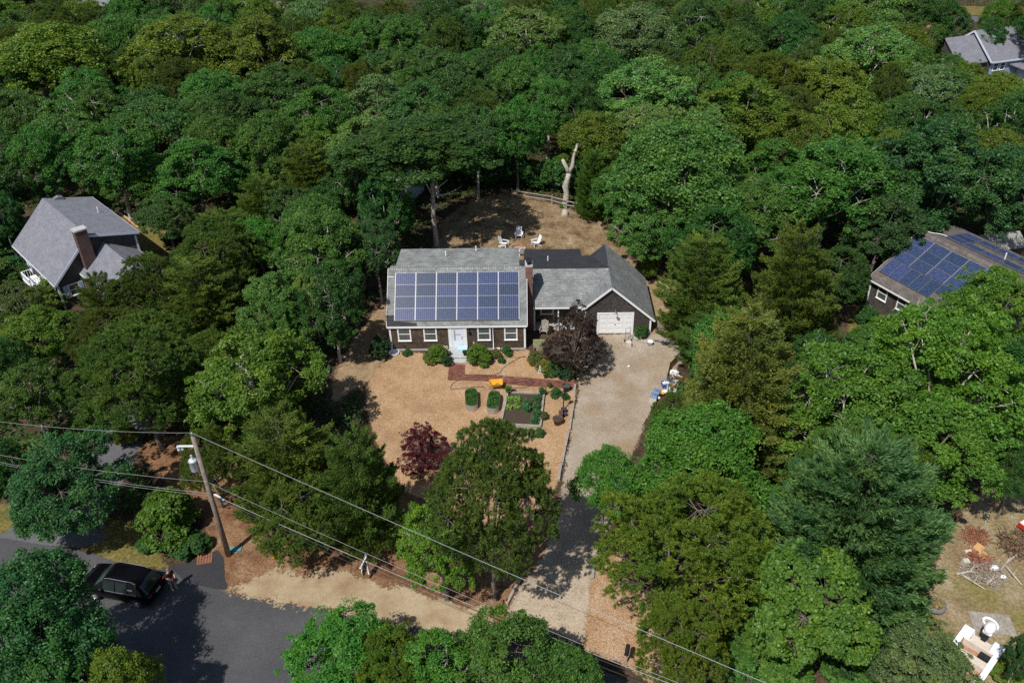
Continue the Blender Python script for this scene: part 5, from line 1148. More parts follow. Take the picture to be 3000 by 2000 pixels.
# pots
def pot(name,lab,loc,r,h,mat,plant=None,cat='pot',fill=EARTH,group=None):
    t=thing(name,lab,cat,tuple(loc),0,group);m=MB();m.lathe([(0,0),(r*.72,0),(r,h),(r*1.08,h),(r*1.08,h-.05),(r*.94,h-.05),(r*.9,h-.06)],18);m.build('pot_body',mat,t,True)
    m=MB();m.lathe([(0,h-.05),(r*.93,h-.06)],18);m.build('soil',fill,t)
    if plant:
        def pf(rg,k):
            a=rg.uniform(0,6.28,k);rr=r*1.2*np.sqrt(rg.random(k));return np.column_stack([rr*np.cos(a),rr*np.sin(a)])
        me=flat_leaves('leaves',int(r*1000),pf,260,h-.05,plant[1],(.07,.16),.4,.4);me.materials.append(plant[0]);o=bpy.data.objects.new('leaves',me);COL.objects.link(o);o.parent=t
    return t
pot('flower_pot','dark green pot of tall leaves at the back left of the raised bed',V(1168,905),.22,.4,GREENP,(SB,.45))
pot('flower_pot','dark green pot of grass on the back right corner of the raised bed',V(1246,908),.25,.45,GREENP,(SG,.35))
pot('flower_pot','small black square looking pot between the green pots',V(1181,902),.15,.28,BLK)
pot('barrel_planter','large brown ringed tub of soil on the chips by the driveway','planter' and V(1281,973),.36,.55,BROWNP)
pot('flower_pot','black pot on the left edge of the stoop',Vector((4.92,-1.35,.43)),.18,.3,BLK)
pot('flower_pot','black pot of greenery on the right edge of the stoop',Vector((6.25,-1.35,.43)),.19,.32,BLK,(SD,.12))
pot('flower_pot','cobalt blue glazed pot at the foot of the lamp post',V(1295,948),.2,.42,BLUEP)
pot('flower_pot','squat cobalt blue pot in front of the lamp post',V(1297,955),.17,.26,BLUEP)
pot('flower_pot','terracotta red pot at the end of the brick walk border',V(1253,868),.15,.25,RUST,(SG,.2))
pot('bird_bath','dark dish on a short pedestal by the end of the brick walk',V(1301,897),.3,.5,DARKM,cat='bird bath',fill=plain('water_dark',(.08,.09,.09),.1))
m=MB();m.cbox((0,0,.22),(.26,.5,.44));m.cbox((0,0,.45),(.3,.54,.03));tag(m.build('planter_box',BROWNP,loc=tuple(V(1288,958))),'brown box planter behind the large brown tub','planter')
t=thing('lamp_post','black lamp post with lantern beside the cobalt pots','lamp',tuple(V(1294,941)))
m=MB();m.cyl((0,0,0),(0,0,1.35),.05,.04,8);m.lathe([(.14,0),(.1,.05),(.05,.12)],10);m.build('post',BLK,t)
m=MB();m.lathe([(.04,1.35),(.13,1.42),(.15,1.66),(.18,1.68),(.02,1.82)],8);m.build('lantern',BLK,t)
# statues, boxes near the house
STAT=plain('grey_statue',(.36,.37,.38),.8,var=.3,scale=12)
t=thing('garden_statue','small grey sitting statue by the bend of the brick walk','statue',tuple(V(1241,855)))
m=MB();m.lathe([(.2,0),(.22,.08),(.15,.1),(.19,.22),(.16,.38),(.08,.46),(.11,.54),(.09,.63),(0,.67)],10);m.tube([(-.1,-.05,.36),(-.14,-.17,.26),(-.02,-.2,.24)],.045,6);m.tube([(.1,-.05,.36),(.14,-.17,.26),(.02,-.2,.24)],.045,6);m.build('figure',STAT,t,True)
t=thing('garden_statue','pale statue in front of the wall right of the front door','statue',(6.95,-.55,0))
m=MB();m.cbox((0,0,.3),(.4,.35,.6));m.lathe([(.13,.6),(.15,.8),(.07,1.0),(.1,1.1),(0,1.22)],10);m.build('figure',STONE,t,True)
m=MB();m.ball((0,0,.22),(.33,.28,.26),10,jit=.12,seed=2);tag(m.build('boulder',plain('ochre_stone',(.42,.22,.09),.85,var=.3),loc=tuple(V(1239,838))),'round ochre boulder below the yellow flowering plant','rock')
m=MB();m.ball((0,0,.25),(.36,.3,.42),10,jit=.12,seed=3);tag(m.build('boulder',plain('olive_stone',(.16,.15,.09),.85,var=.3),loc=tuple(V(1240,810))),'dark rounded boulder at the right front corner of the house','rock')
m=MB();m.ball((0,0,.12),(.25,.2,.3),9,jit=.15,seed=6);tag(m.build('boulder',STONE,loc=tuple(V(1072,833))),'grey stone at the right foot of the stoop steps','rock')
m=MB();rg=random.Random(2)
for k in range(40): m.cbox((rg.gauss(0,.16),rg.gauss(0,.13),.02+rg.random()*.05),(.12,.05,.015),rz=rg.uniform(0,3),rx=rg.uniform(-.5,.5))
tag(m.build('bark_heap',plain('orange_bark',(.6,.33,.10),.85,var=.3),loc=tuple(V(1214,834))),'small heap of orange bark on the chips','heap')
m=MB();m.lathe([(0,.06),(.3,.05),(.42,.16),(.46,.16),(.4,.0),(0,0)],14);tag(m.build('scallop_dish',WHITEP,loc=tuple(V(905,812))),'white dish on the ground at the left front corner','dish')
t=thing('door_mat','pale blue folded mat on the right of the stoop','mat',(5.98,-.42,.425))
m=MB()
for k in range(3): m.cbox((0,.14-.16*k,.06-.015*k),(.78,.15,.1))
m.build('mat_body',plain('pale_blue',(.42,.66,.76),.8,var=.08),t)
t=thing('wooden_planter','raised wooden planter with moss in the shade right of the house','planter',tuple(V(1240,801)))
m=MB();m.box(-.55,.8,-.3,-.24,.3,.75);m.box(-.55,.8,.24,.3,.3,.75);m.box(-.55,-.5,-.24,.24,.3,.75);m.box(.75,.8,-.24,.24,.3,.75)
for x in(-.52,.74):
    for y in(-.27,.23): m.box(x,x+.05,y,y+.05,0,.3)
m.build('box',TIMBER,t)
m=MB();m.box(-.5,.75,-.24,.24,.35,.68);m.build('moss',plain('moss',(.16,.2,.03),.95,var=.5,scale=14),t)
def hose(lab,pts,mat,r=.018,nm='garden_hose'):
    q=[V(*p)+Vector((0,0,.05)) for p in pts];out=[]
    for i in range(len(q)-1):
        p0=q[max(i-1,0)];p1=q[i];p2=q[i+1];p3=q[min(i+2,len(q)-1)]
        for s in range(6):
            t=s/6;out.append(.5*((2*p1)+(p2-p0)*t+(2*p0-5*p1+4*p2-p3)*t*t+(3*p1-p0-3*p2+p3)*t**3))
    out.append(q[-1]);m=MB();o0=out[0].copy();m.tube([p-o0 for p in out],r,5);return tag(m.build(nm,mat,loc=tuple(o0)),lab,'hose')
BLH=plain('dark_hose',(.035,.03,.03),.5);GRH=plain('pale_green_hose',(.38,.5,.36),.5)
hose('dark hose looping from the house wall over the brick walk',[(1161,800),(1152,818),(1180,822),(1208,820),(1195,822),(1160,842),(1145,858),(1115,866),(1075,868),(1045,878),(1035,892),(1050,894),(1100,889),(1160,890),(1205,891),(1222,882),(1214,876),(1180,880)],BLH)
hose('pale green hose curving across the chips to the wheelbarrow',[(1166,818),(1168,835),(1154,850),(1160,862),(1148,874),(1136,882)],GRH)
hose('pale green hose lying across the worn side yard',[(2265,1178),(2261,1208),(2245,1216),(2234,1222),(2237,1232),(2243,1236)],GRH,.02)
# driveway edging timbers
for k,(a,b,lab) in enumerate((((1321,885),(1318,915),'short timber edging at the end of the brick walk'),((1317,930),(1307,990),'grey edging timber right of the brown tub'),((1306,993),(1290,1065),'long grey edging timber along the driveway'),((1289,1068),(1282,1105),'shaded edging timber by the dense pine'),((1199,1325),(1162,1390),'slanting weathered timber at the driveway mouth'),((1366,1290),(1360,1330),'low timber on the right side of the driveway mouth'))):
    p=V(*a);q=V(*b);m=MB();d=q-p
    for j in range(2): m.beam(Vector((.0,0,.09+.0*j))+d*(.5*j),d*(.5*(j+.97))+Vector((.03*j,0,.09)),.17,.18)
    tag(m.build('edging_timber',TIMBER,loc=tuple(p)),lab,'timber','driveway edging timbers')
# garage front: hand truck, bucket, lounger, rocks
l=V(1442,786);t=thing('hand_truck','silver hand truck with a small white box in front of the garage door','hand truck',tuple(l))
m=MB()
for s in(-1,1): m.tube([(s*.2,0,.1),(s*.2,.25,1.25),(s*.12,.3,1.35)],.025,6)
for k in range(4): m.tube([(-.2,.04+.07*k,.3+.3*k),(.2,.04+.07*k,.3+.3*k)],.018,5)
m.box(-.24,.24,-.3,.02,.05,.07);m.build('frame',ALU,t)
for s in(-1,1): m=MB();m.tube([(s*.26,.12,.13),(s*.32,.12,.13)],.13,12);m.build('wheel',BLK,t)
m=MB();m.cbox((0,-.55,.22),(.42,.4,.42));tag(m.build('storage_crate',plain('crate_white',(.55,.5,.46),.7,var=.15),loc=tuple(l)),'white crate standing at the foot of the hand truck','crate')
t=thing('bucket','white bucket with a dry plant near the garage bush','bucket',tuple(V(1493,793)))
m=MB();m.lathe([(0,0),(.19,0),(.23,.42),(.25,.42),(.24,.38),(.2,.36),(0,.34)],16);m.build('pail',WHITEP,t,True)
m=MB();m.tube([(-.24,0,.4),(-.15,0,.6),(.15,0,.6),(.24,0,.4)],.01,5);m.build('handle',ALU,t)
t=thing('folding_ladder','aluminium folding steps leaning at the right end of the garage','ladder',tuple(V(1513,768)),R_(-25))
m=MB()
for s in(-1,1): m.tube([(s*.22,0,0),(s*.2,.5,1.5)],.03,5);m.tube([(s*.2,.52,1.5),(s*.24,.95,0)],.02,5)
for k in range(6): m.cbox((0,.08*k+.05,.2+.23*k),(.42,.12,.03))
m.build('frame',ALU,t)
for k in range(5):
    m=MB();a=V(1495+k*2,782+k*.7);m.tube([(0,0,.05+.02*k),(2.1-.25*k,-.1-.05*k,.05+.02*k)],.03,5)
    tag(m.build('metal_pole',ALU if k%2 else DARKM,loc=tuple(a)),['longest loose pole','dark loose pole','shorter loose pole','dark short loose pole','shortest loose pole'][k]+' on the ground right of the garage bush','pole','poles by the garage')
m=MB();rg=random.Random(8)
for k in range(170):
    x,y=rg.gauss(0,.75),rg.gauss(0,.55);s=rg.uniform(.02,.045);m.ball((x,y,s*.4),(s,s*.8,s*.6),5,jit=.3,seed=k)
o=m.build('shell_patch',plain('shell_white',(.55,.52,.47),.8,var=.2),loc=tuple(V(1456,792)));o['kind']='stuff'
for k,(px,py,s) in enumerate(((1462,778,.22),(1484,786,.2),(1456,776,.17),(1489,782,.15))):
    m=MB();m.ball((0,0,s*.5),(s*1.2,s,s*.8),8,jit=.2,seed=k);tag(m.build('boulder',STONE,loc=tuple(V(px,py))),['largest stone left of','stone in front of','smallest stone left of','stone right of'][k]+' the round bush by the garage','rock')
# junk along the driveway
q0,q1,q2=V(1556,832),V(1536,853),V(1530,880)
t=thing('board_fence','low brown board screen along the right of the driveway','fence',tuple(q1));m=MB()
m.beam(q0-q1+Vector((0,0,.42)),Vector((0,0,.42)),.05,.84);m.beam(Vector((0,-.03,.42)),q2-q1+Vector((0,0,.42)),.05,.84);m.build('boards',TAN_,t)
m=MB()
for v in (q0-q1,Vector((0,0,0)),q2-q1): m.cyl(v,v+Vector((0,0,.98)),.045,.045,6)
m.build('post',TIMBER,t)
def crate(lab,loc,rz,mats,size,fill=None,lid=False,nm='storage_crate',cat='crate'):
    a,b,h=size;t=thing(nm,lab,cat,tuple(loc),rz);m=MB()
    for z in (.0,h*.34,h*.68):
        m.box(-a,a,-b,-b+.03,z,z+h*.28);m.box(-a,a,b-.03,b,z,z+h*.28);m.box(-a,-a+.03,-b+.03,b-.03,z,z+h*.28);m.box(a-.03,a,-b+.03,b-.03,z,z+h*.28)
    for x in(-a+.035,a-.07):
        for y in(-b+.035,b-.07): m.box(x,x+.035,y,y+.035,0,h)
    m.build('sides',mats[0],t)
    if fill is not None:
        m=MB();rg=random.Random(int(loc[0]*10))
        for k in range(14): m.ball((rg.uniform(-a,a)*.7,rg.uniform(-b,b)*.7,h*.75+rg.uniform(0,.08)),(rg.uniform(.06,.14),rg.uniform(.06,.12),.08),6,jit=.3,seed=k)
        m.box(-a+.04,a-.04,-b+.04,b-.04,.02,h*.7);m.build('contents',fill,t)
    if lid: m=MB();m.box(-a-.01,a+.01,-b-.01,b+.01,h+.002,h+.03);m.build('lid',lid,t)
BLSP=shingle('blue_white_print',(.06,.15,.33),(.5,.55,.62),(.05,.12,.28),.07,.06)
crate('blue crate heaped with white bags beside the brown board screen',V(1529,887),R_(10),[BLUEC],(.32,.25,.42),WHITEP)
crate('white slatted crate with blue patterned cloth at the end of the junk row',V(1501,920),R_(-18),[plain('slat_white',(.6,.55,.48),.7)],(.24,.3,.5),RUST,BLSP)
crate('blue patterned box behind the slatted crate',V(1507,909),R_(-18),[BLUEC],(.24,.34,.42),None,BLSP)
crate('white slatted crate with rusty scraps under the leaning ladder',V(1541,893),R_(-20),[plain('slat_w2',(.66,.63,.6),.7)],(.3,.25,.4),RUST)
crate('shallow white slatted crate right of the leaning ladder',V(1549,889),R_(-20),[plain('slat_w3',(.58,.55,.5),.7)],(.25,.6,.3),None)
t=thing('aluminium_ladder','grey aluminium ladder lying over the junk pile','ladder',tuple(V(1527,897)+Vector((0,0,.35))),R_(-32));m=MB()
for s in(-1,1): m.beam((s*.21,0,0),(s*.21,1.9,.25),.04,.07)
m.build('rails',ALU,t);m=MB()
for k in range(7): m.beam((-.2,.15+.27*k,.03+.035*k),(.2,.15+.27*k,.03+.035*k),.03,.03)
m.build('rungs',ALU,t)
for k,(px,py,s,lab) in enumerate(((1547,861,.42,'large white bag behind the junk pile'),(1553,868,.34,'white sack leaning on the tan board'),(1536,886,.25,'small white bag beside the blue crate'),(1527,902,.25,'white bag at the lower end of the ladder'),(1511,916,.22,'pinkish white bag beside the blue patterned box'),(1444,842,.12,'tiny white parcel in the plum tree shade'))):
    m=MB();m.ball((0,0,s*.55),(s,s*.7,s*.6),10,jit=.16,seed=k+3);tag(m.build('plastic_bag',WHITEP,loc=tuple(V(px,py)),smooth=True),lab,'bag')
m=MB();m.cbox((0,0,.35),(.75,.05,.8),rx=.5,rz=-.5);tag(m.build('plywood_board',WOODN,loc=tuple(V(1557,876))),'tan plywood board leaning over the junk pile','board')
t=thing('bucket','small yellow bucket at the end of the ladder','bucket',tuple(V(1521,909)));m=MB();m.lathe([(0,0),(.13,0),(.16,.3),(.17,.3),(.14,.26),(0,.25)],12);m.build('pail',YEL,t,True)
m=MB();m.tube([(-.16,0,.29),(0,0,.42),(.16,0,.29)],.008,5);m.build('handle',ALU,t)
t=thing('solar_marker','small pale blue garden marker at the driveway edge of the plum tree','marker',tuple(V(1323,846)));m=MB();m.cbox((0,0,.3),(.3,.04,.25),rx=-.5);m.cyl((0,0,0),(0,0,.25),.02,n=6);m.build('plate',plain('pale_plate',(.6,.66,.68),.4),t)
t=thing('flag_pole','thin pale metal pole between the cedar and the bright green oak','pole',tuple(V(1607,951)));m=MB();m.cyl((0,0,0),(0,0,2.7),.03,.025,6);m.ball((0,0,2.75),.07,8);m.build('shaft',WHITEP,t)
# bench by the dry path
t=thing('garden_bench','grey slatted garden bench at the top of the dry grass path','bench',tuple(V(1800,1003)),R_(75));m=MB()
for k in range(5): m.box(-.6,.6,-.2+.09*k,-.13+.09*k,.44,.47)
m.build('seat',TIMBER,t);m=MB()
for k in range(4): m.box(-.6,.6,.25+.01*k,.275+.01*k,.55+.1*k,.62+.1*k)
m.build('backrest',TIMBER,t)
for s in(-1,1):
    for y in(-.18,.24): m=MB();m.box(s*.58-.03,s*.58+.03,y-.03,y+.03,0,.44 if y<0 else .95);m.build('leg',TIMBER,t)
    m=MB();m.box(s*.58-.035,s*.58+.035,-.22,.2,.62,.66);m.box(s*.58-.03,s*.58+.03,-.2,-.14,.47,.62);m.build('armrest',TIMBER,t)
# ---------------------------------------------------------------- street: pole, wires, drain, sign, mailboxes
PB=P(670,1626)
t=thing('utility_pole','grey wooden utility pole with a transformer beside the road','utility pole',tuple(PB))
m=MB();m.tube([(0,0,-.2),(0,0,4),(0,0,9.65)],[.17,.15,.115],12);m.cyl((0,0,9.65),(0,0,9.95),.03,.05,8,1);m.build('pole',[plain('pole_wood',(.22,.18,.15),.9,var=.3,scale=5),ALU],t,True)
WG=plain('transformer_grey',(.55,.58,.6),.4,.2,var=.1)
m=MB();m.lathe([(0,7.05),(.22,7.08),(.25,7.15),(.25,7.8),(.27,7.82),(.2,7.92),(0,7.95)],16,(-.44,.05,0));m.build('transformer',WG,t,True)
m=MB();m.box(-.25,-.1,-.03,.1,7.2,7.3);m.box(-.25,-.1,-.03,.1,7.6,7.7);m.build('transformer_bracket',DARKM,t)
m=MB();m.lathe([(.05,7.9),(.08,8.0),(.05,8.1),(.08,8.2),(.03,8.3)],8,(-.44,.05,0));m.build('bushing',plain('porcelain',(.5,.52,.55),.3),t)
m=MB();m.beam((0,0,8.95),(-1.05,.0,8.95),.07,.09);m.build('crossarm',WHITEP,t)
m=MB();m.lathe([(.07,0),(.11,.1),(.07,.2),(.11,.3),(.05,.42)],8,(-1.0,0,8.6));m.lathe([(.06,0),(.1,.1),(.06,.25)],8,(-.85,.1,8.55));m.build('cutout',WG,t)
m=MB();m.tube([(-.44,.05,8.3),(-.3,.0,8.6),(-.05,0,8.9)],.02,5);m.tube([(0,.1,.0),(0,.17,3),(0,.15,7)],.025,5);m.build('cable',BLK,t)
m=MB();m.cbox((.12,0,6.2),(.3,.12,.12));m.cbox((.14,.0,5.3),(.4,.15,.12));m.ball((.75,-.3,5.15),(.16,.1,.1),8);m.build('clamp',DARKM,t)
m=MB();m.cyl((.2,0,5.3),(.9,-.35,5.1),.06,.07,8);m.build('splice_case',WG,t)
WIR=plain('bright_wire',(.40,.41,.40),.4,.5,var=.05);WIRD=plain('dark_cable',(.05,.05,.05),.6);WIRM=plain('grey_cable',(.3,.3,.3),.5)
def wire(lab,a,b,mat,r,sag=.25):
    m=MB();n=14;pts=[]
    for k in range(n+1):
        s=k/n;p=Vector(a).lerp(Vector(b),s);p.z-=sag*4*s*(1-s);pts.append(p-Vector(a))
    m.tube(pts,r*.62,5);tag(m.build('overhead_wire',mat,loc=tuple(a)),lab,'wire','overhead wires')
top=PB+Vector((0,0,9.92));L1=PB+Vector((-.12,0,6.25));L2=PB+Vector((-.12,0,5.3));R1=PB+Vector((.15,-.05,6.2));R2=PB+Vector((.25,-.1,5.25))
wire('topmost pale wire running left from the pole top',top,V(-25,965,9.9),WIR,.017)
wire('upper of the lower wires running left from the pole',L1,V(-25,1040,6.5),WIR,.016)
wire('second lower wire running left below the upper one',L2,V(-25,1056,5.7),WIR,.018)
wire('thin lowest cable running left from the pole',L2+Vector((0,0,-.2)),V(-25,1060,5.55),WIRM,.014)
wire('topmost pale wire running right across the driveway mouth',top,V(1800,1585,9.4),WIR,.022,.15)
e=V(1620,1600,5.2)
wire('pale wire running right beneath the top one',R1,V(1640,1600,5.8),WIR,.017,.35)
wire('thick pale cable running right from the splice',R2,e,WIRM,.026,.35)
wire('dark cable just under the thick pale cable',R2+Vector((0,0,-.18)),e+Vector((0,0,-.15)),WIRD,.024,.5)
wire('lowest dark cable crossing the sand',R2+Vector((0,0,-.38)),e+Vector((0,-.25,-.3)),WIRD,.02,.6)
# drain
p=P(600,1637);t=thing('storm_drain','rusty square storm drain grate at the road edge','drain',(p.x,p.y,.022),R_(12))
m=MB();m.box(-.42,.42,-.36,.36,-.01,.004);m.build('pit',BLK,t)
m=MB()
for k in range(6): m.box(-.45+.165*k,-.38+.165*k,-.4,.4,.004,.03)
for k in range(6): m.box(-.45,.445,-.4+.146*k,-.34+.146*k,.008,.034)
m.build('grate',RUST,t)
m=MB();p=P(690,1608);m.cbox((0,0,.03),(.75,.35,.04));m.cbox((-.05,-.3,.03),(.6,.05,.04));tag(m.build('teal_board',plain('teal',(.10,.27,.29),.7,var=.15),loc=(p.x,p.y,.01),),'flat teal board lying at the foot of the utility pole','board')
for k,(px,py,lab) in enumerate(((820,1578,'yellow marker flag nearer the pines'),(798,1637,'yellow marker flag on open pine straw'),(845,1600,'small red marker flag on the pine straw'))):
    t=thing('marker_flag' if k<2 else 'fallen_flag',lab,'marker',tuple(P(px,py)));m=MB();m.cyl((0,0,0),(0,0,.15),.01,n=5);m.cbox((.08,0,.12),(.18,.12,.05));m.build('flag',YEL if k<2 else RUST,t)
# house sign
base=P(1081,1680);t=thing('sign_post','white sign post with an arm and a hanging dark oval board by the road','sign',tuple(base))
arm=P(1058,1663,1.42)-base;ad=Vector((arm.x,arm.y,0));aL=ad.length;ad.normalize()
m=MB();m.cbox((0,0,.85),(.1,.1,1.7),rz=math.atan2(ad.y,ad.x));m.ball((0,0,1.78),.085,10);m.cbox((0,0,1.69),(.15,.15,.03));m.build('post',WHITEP,t)
m=MB();m.beam((-ad*.2)+Vector((0,0,1.5)),ad*aL+Vector((0,0,1.5)),.07,.08);m.ball(tuple(ad*(aL+.05)+Vector((0,0,1.5))),.075,8);m.ball(tuple(-ad*.25+Vector((0,0,1.5))),.07,8);m.build('arm',WHITEP,t)
m=MB();c=ad*(aL*.58)+Vector((0,0,.98));s_=ad.cross(Vector((0,0,1))).normalized();n=24
ov=[c+ad*(.36*math.cos(2*math.pi*k/n))+Vector((0,0,.42*math.sin(2*math.pi*k/n)+.03*math.cos(8*math.pi*k/n))) for k in range(n)]
m.add([p+s_*.02 for p in ov]+[p-s_*.02 for p in ov],[tuple(range(n)),tuple(range(2*n-1,n-1,-1))]+[(i,(i+1)%n,n+(i+1)%n,n+i) for i in range(n)])
b=m.build('board',plain('sign_slate',(.10,.105,.12),.6),t)
m=MB();m.tube([p*1 for p in ov+[ov[0]]],.022,5,cap=False);m.build('board_rim',WHITEP,b)
m=MB()
for q in(.3,-.3): m.tube([c+ad*q*.6+Vector((0,0,.38)),c+ad*q*.6+Vector((0,0,.52))],.012,5)
m.build('hook',DARKM,t)
def mailbox(lab,px,py,rz,mat,front,h,L):
    t=thing('mailbox',lab,'mailbox',tuple(P(px,py)),rz);m=MB();m.cbox((0,.0,h/2),(.09,.09,h));m.build('post',TIMBER,t)
    m=MB();pr=[(-.12,h),(.12,h),(.12,h+.14)]+[(.12*math.cos(a*math.pi/6),h+.14+.11*math.sin(a*math.pi/6)) for a in range(1,6)]+[(-.12,h+.14)]
    m.prismy(pr,-L*.5,L*.5);m.build('box',mat,t)
    m=MB();m.prismy([(x*.93,h+.008+(z-h)*.93) for x,z in pr],-L*.5-.02,-L*.5-.002);m.build('door',front,t)
    m=MB();m.cbox((.13,-.05,h+.2),(.012,.05,.16));m.build('flag',RUST,t)
mailbox('black mailbox on a post among the roadside chips',1834.6,1940,R_(-14),BLK,BLK,1.0,.58)
mailbox('green mailbox with a white door half under the pine',1941,1983,R_(-14),plain('mailbox_green',(.02,.085,.075),.35),WHITEP,1.0,.58)
m=MB();m.cbox((0,0,.22),(.14,.14,.44));m.cbox((.2,.1,.18),(.14,.14,.36));tag(m.build('wooden_stakes',RUST,loc=tuple(V(1153,1386))),'pair of short brown stakes at the corner of the slanting timber','stakes')
# ---------------------------------------------------------------- black car
f_=P(268,1738,.36);r_=P(408,1765,.36)
d_=(f_-r_);d_.z=0;d_.normalize();rz=math.atan2(d_.y,d_.x)
nrm=Vector((-d_.y,d_.x,0)) # local +y = car's left (towards the camera when heading -x)
wb=2.82;mid=(f_+r_)/2;near_y=.84
org=mid-nrm*near_y-d_*2.42;org.z=.016
t=thing('parked_car','black suv parked on the road beside a standing man','car',tuple(org),rz)
PAINT=plain('black_paint',(.003,.003,.004),.16,var=.1,spec=.14);CGL=plain('car_glass',(.012,.02,.02),.06,var=.2,spec=.7);WSH=plain('windscreen',(.03,.06,.055),.05,var=.2,spec=.8);TYRE=plain('tyre',(.02,.02,.02),.85)
ST=np.array([ # x, sill, belt, roof, w_belt, w_roof
(0,.5,.86,.92,.72,.66),(.06,.38,.95,1.02,.86,.72),(.22,.34,1.02,1.2,.93,.74),(.42,.32,1.05,1.48,.95,.70),(.7,.30,1.06,1.69,.965,.68),(1.2,.28,1.06,1.76,.975,.68),(2.1,.28,1.05,1.785,.975,.68),(2.75,.28,1.04,1.74,.975,.67),(3.05,.28,1.03,1.6,.975,.68),(3.6,.28,1.02,1.14,.97,.76),(3.75,.28,1.0,1.06,.965,.76),(4.3,.29,.94,1.0,.95,.72),(4.65,.32,.84,.90,.90,.66),(4.8,.40,.70,.76,.80,.58),(4.85,.48,.62,.66,.70,.5)])
def sec(x):
    v=[np.interp(x,ST[:,0],ST[:,j]) for j in range(1,6)];s,b,r,wb_,wr=v
    h=[(wb_*.93,s),(wb_*.995,s+.22),(wb_,(s+b)/2+.1),(wb_*.985,b),(wb_*.97,b+.02)]
    m_=[(wr+(wb_*.97-wr)*.5,(b+r)/2),(wr,r-.07),(wr*.86,r-.012),(wr*.45,r+.012),(0,r+.02)]
    return h+m_
xs=sorted(set(list(ST[:,0])+[1.6,2.45,2.9,3.3,4.0]));rows=[]
for x in xs:
    h=sec(x);rows.append([(x,y,z) for y,z in h]+[(x,-y,z) for y,z in h[-2::-1]])
nc=len(rows[0]);m=MB();m.add([p for r in rows for p in r],[(i*nc+k,i*nc+k+1,(i+1)*nc+k+1,(i+1)*nc+k) for i in range(len(xs)-1) for k in range(nc-1)]+[tuple(range(nc)),tuple(range((len(xs)-1)*nc,len(xs)*nc))[::-1]]+[(i*nc+nc-1,i*nc,(i+1)*nc,(i+1)*nc+nc-1) for i in range(len(xs)-1)])
body=m.build('body',PAINT,t,True)
def strip(nm,xa,xb,ia,ib,off,mat,side=1,n=5,lab=None):
    m=MB();vs=[];xx=np.linspace(xa,xb,n)
    for x in xx:
        h=sec(x);h=h+[(-y,z) for y,z in h[-2::-1]]
        for k in range(ia,ib+1):
            y,z=h[k];l_=math.hypot(y,max(z-1.0,.2));vs.append((x+off[0],y*(1+off[1]),z+off[2]))
    c=ib-ia+1;m.add(vs,[(i*c+k,i*c+k+1,(i+1)*c+k+1,(i+1)*c+k) for i in range(n-1) for k in range(c-1)]);return m.build(nm,mat,t,True,lab)
strip('windscreen',2.98,3.55,6,12,(.012,0,.012),WSH)
strip('rear_window',.14,.58,6,12,(-.012,0,.012),CGL)
for xa,xb in ((.75,1.25),(1.35,2.1),(2.18,2.95)):
    strip('side_window',xa,xb,4,6,(0,.012,.004),CGL);strip('side_window',xa,xb,12,14,(0,.012,.004),CGL)
for s in(-1,1):
    m=MB();m.tube([(.8,s*.63,1.70),(1.0,s*.63,1.80),(2.6,s*.63,1.80),(2.85,s*.63,1.72)],.018,6);m.build('roof_rail',ALU,t)
    m=MB();m.cbox((2.95,s*1.04,1.08),(.16,.2,.14));m.build('mirror',PAINT,t)
    m=MB();m.tube([(.75,s*.955,1.075),(1.8,s*.962,1.08),(3.2,s*.96,1.06)],.010,5);m.build('window_trim',ALU,t)
    m=MB();m.cbox((4.62,s*.68,.76),(.2,.3,.1));m.build('headlight',plain('lamp_glass',(.5,.55,.6),.1),t)
    m=MB();m.cbox((.06,s*.70,.93),(.12,.26,.12));m.build('taillight',plain('tail_red',(.16,.01,.01),.2),t)
    for x in(.93,.93+wb):
        m=MB();m.lathe([(.2,-.12),(.36,-.11),(.37,0),(.36,.11),(.2,.12)],20);q=m.build('wheel',TYRE,t,True);q.location=(x,s*.86,.36);q.rotation_euler=(math.pi/2,0,0)
        m=MB();m.lathe([(0,.1),(.05,.12),(.08,.1),(.22,.1),(.235,.125)],12)
        for k in range(5): a=2*math.pi*k/5;m.beam((.04*math.cos(a),.04*math.sin(a),.115),(.22*math.cos(a),.22*math.sin(a),.12),.05,.02)
        m.M=Matrix.Scale(-1,4,(0,0,1));m.lathe([(0,.1),(.05,.12),(.08,.1),(.22,.1),(.235,.125)],12);m.build('rim',ALU,q)
m=MB();m.cbox((-.012,0,.80),(.02,.42,.15));m.build('number_plate',plain('plate',(.42,.45,.5),.5),t)
m=MB();m.add([(1.0,.87,1.32),(1.32,.87,1.32),(1.32,.845,1.40),(1.0,.845,1.40)],[(0,1,2,3)]);m.build('window_sticker',WHITEP,t)
# ---------------------------------------------------------------- man
def skin_mesh(name,verts,edges,mats,parent,root=0,lvl=2):
    me=bpy.data.meshes.new(name);me.from_pydata([v[0] for v in verts],edges,[]);me.materials.append(mats)
    o=bpy.data.objects.new(name,me);COL.objects.link(o);o.parent=parent
    md=o.modifiers.new('skin','SKIN');md.use_smooth_shade=True
    for i,v in enumerate(verts):
        r=v[1];r=(r,r) if not isinstance(r,tuple) else r;me.skin_vertices[0].data[i].radius=r;me.skin_vertices[0].data[i].use_root=(i==root)
    o.modifiers.new('sub','SUBSURF').levels=lvl;o.modifiers['sub'].render_levels=lvl;return o
pb=P(511,1724);pm_=thing('person','man in dark shirt and grey green shorts standing behind the black car','person',(pb.x,pb.y,.016),R_(-35))
SKIN=plain('skin',(.52,.29,.22),.55,var=.06);SHIRT=plain('dark_shirt',(.015,.015,.018),.9);SHORT=plain('grey_green_shorts',(.16,.18,.16),.9);HAIR=plain('grey_hair',(.16,.14,.14),.8);SHOE=plain('shoes',(.35,.34,.33),.7)
